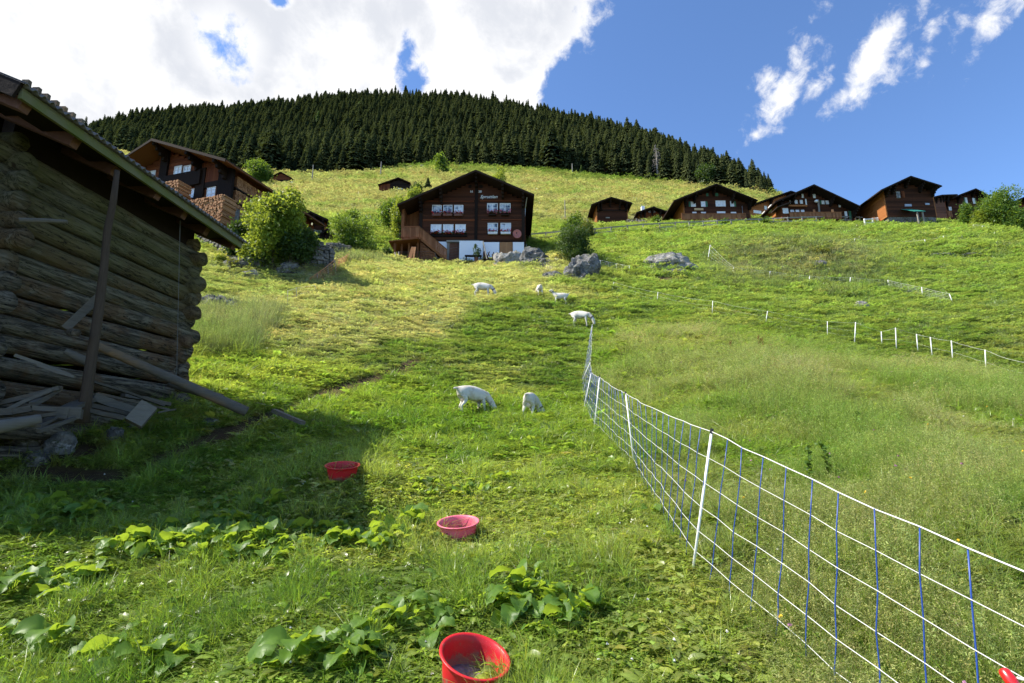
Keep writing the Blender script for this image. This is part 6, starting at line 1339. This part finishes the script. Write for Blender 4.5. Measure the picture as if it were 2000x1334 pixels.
def mk(name, n, y0, y1, seed, protos, label, cat, keepf, sizef, idxf, cf=None):
    X, Y, Z, R = sample_ground(n, y0, y1, seed); c, ft, w, fm, f = zones(X, Y, Z); k = keepf(X, Y, Z, c, ft, w, fm, f, R); X, Y, Z, c, ft, w, fm, f = (q[k] for q in (X, Y, Z, c, ft, w, fm, f)); n = len(X)
    s = sizef(X, Y, ft, f, fm, R); rot = np.stack([R.normal(0, .12, n), R.normal(0, .12, n), R.uniform(0, 6.283, n)], 1); idx = idxf(n, R, ft, f, X, Y)
    if cf: c = cf(c, R, idx)
    scatter(name, np.stack([X, Y, Z], 1), rot, s, idx, protos, label, cat, lush(c, R)); print(name, n, flush=True)
S3 = lambda s, z: np.stack([s, s, z], 1)
def near_size(X, Y, ft, f, fm, R):
    lum = fbm(X/.38, Y/.38, 77, 3)+.5; g = (.75+.55*sm(lum, .5, .75))*(1-.35*f)*np.clip(.6+Y*.05, .75, 1.25); s = np.clip(Y/6, .9, 2.0)*R.uniform(.75, 1.25, len(X)); return S3(s, g*R.uniform(.7, 1.25, len(X)))
mk('meadow_grass', 150000, 1.4, 14, 1, GN, 'short lush grass with clover in the foreground pasture', 'grass', lambda X, Y, Z, c, ft, w, fm, f, R: R.uniform(size=len(X)) > w*1.15, near_size, lambda n, R, ft, f, X, Y: np.where(R.uniform(size=n) < .06+.26*sm(fbm(X/.38, Y/.38, 77, 3)+.5, .55, .75), R.integers(5, 8, n), np.where(R.uniform(size=n) < .55, R.integers(0, 5, n), np.where(R.uniform(size=n) < .84, R.integers(8, 12, n), R.integers(12, 15, n)))), lambda c, R, idx: c*np.array([[1.18, 1.25, .88]]))
mk('pasture_grass', 120000, 11, 95, 2, GF, 'short pasture grass on the slope up to the chalets', 'grass', lambda X, Y, Z, c, ft, w, fm, f, R: R.uniform(size=len(X)) > w, lambda X, Y, ft, f, fm, R: S3(np.clip(Y/12, 1, 5)*R.uniform(.8, 1.3, len(X)), np.clip(Y/26, .7, 2.0)*(1-.3*f)*(1+1.2*fm)*(.5+.8*sm(fbm(X/.9, Y/.9, 79, 3)+.5, .3, .8))), lambda n, R, ft, f, X, Y: R.integers(0, 7, n), lambda c, R, idx: c*np.array([[1.0, 1.03, 1.0]]))
mk('upper_meadow_grass', 50000, 85, 250, 12, GF, 'pale grass of the upper meadow below the forest', 'grass', lambda X, Y, Z, c, ft, w, fm, f, R: R.uniform(size=len(X)) > w, lambda X, Y, ft, f, fm, R: S3(np.clip(Y/13, 6, 16)*R.uniform(.8, 1.3, len(X)), R.uniform(.8, 3.0, len(X))), lambda n, R, ft, f, X, Y: R.integers(0, 7, n))
mk('tall_meadow_grass', 130000, 1.6, 27, 3, GT, 'tall uncut meadow grass with pale seed heads right of the netting', 'grass', lambda X, Y, Z, c, ft, w, fm, f, R: R.uniform(size=len(X)) < ft, lambda X, Y, ft, f, fm, R: S3(np.clip(Y/6, .9, 3.0)*R.uniform(.8, 1.2, len(X)), R.uniform(.55, 1.05, len(X))*np.clip(Y/9, .62, 1.05)*(.45+1.1*sm(fbm(X/1.1, Y/1.1, 81, 3)+.5, .35, .7))), lambda n, R, ft, f, X, Y: np.where(R.uniform(size=n) < np.clip(.22+Y*.035, 0, .62), R.integers(0, 6, n), R.integers(6, 11, n)), lambda c, R, idx: np.where((idx < 6)[:, None], c*np.array([1.3, 1.2, 1.1]), c*np.array([1.12, 1.34, .62])))
mk('mound_grass', 60000, 25, 70, 4, FT, 'long pale grass on the fenced mound', 'grass', lambda X, Y, Z, c, ft, w, fm, f, R: R.uniform(size=len(X)) < fm, lambda X, Y, ft, f, fm, R: S3(np.clip(Y/16, 1, 4)*R.uniform(.8, 1.2, len(X)), R.uniform(.8, 1.8, len(X))), lambda n, R, ft, f, X, Y: R.integers(0, 5, n))
def clumpkeep(X, Y, Z, c, ft, w, fm, f, R):
    px, py, t = project(X, Y, Z); q = np.zeros(len(X))
    for (a, b, sx, sy) in ((445, 650, 60, 42), (500, 625, 45, 20), (400, 680, 30, 20), (1640, 575, 30, 6), (700, 508, 40, 5)): q = np.maximum(q, np.exp(-((px-a)/sx)**4-((py-b)/sy)**4))
    return (R.uniform(size=len(X)) < q)
mk('tall_grass_clump', 60000, 9, 50, 5, FT, 'pale tall grass clump beside the end of the barn wall and at the chalet foot', 'grass', clumpkeep, lambda X, Y, ft, f, fm, R: S3(np.clip(Y/11, .9, 3)*R.uniform(.8, 1.2, len(X)), R.uniform(.9, 1.7, len(X))), lambda n, R, ft, f, X, Y: R.integers(0, 5, n), lambda c, R, idx: c*.4+np.array([.11, .13, .035]))
# small flowers
def flower_mesh(mat, r, h, seed, n=1):
    R = random.Random(seed); mb = MB(); pass
    for i in range(10): a = Vector((R.gauss(0, 1), R.gauss(0, 1), R.gauss(0, 1))).normalized(); b = a.cross(Vector((.1, 0, 1))).normalized(); c = Vector((.01, 0, h))+Vector((R.gauss(0, r*.4), R.gauss(0, r*.4), R.gauss(0, r*.3))); mb.rnd(); q = r*.6; mb.add([c-a*q-b*q, c+a*q-b*q, c+a*q+b*q, c-a*q+b*q], [(0, 1, 2, 3)])
    o = mb.build('bloom', M[mat]); me = o.data; bpy.data.objects.remove(o); return me
FL = [flower_mesh('petal_white', .008, .10, 1), flower_mesh('petal_purple', .009, .28, 2), flower_mesh('petal_yellow', .007, .22, 3)]
mk('meadow_flowers', 700, 1.5, 22, 6, FL, 'tiny white, purple and yellow wild flowers scattered in the grass', 'flowers', lambda X, Y, Z, c, ft, w, fm, f, R: R.uniform(size=len(X)) < .55, lambda X, Y, ft, f, fm, R: S3(np.clip(Y/7, .9, 1.6), np.where(ft > .5, 1.3, .8)), lambda n, R, ft, f, X, Y: np.where(ft > .5, R.integers(0, 3, n), 0))
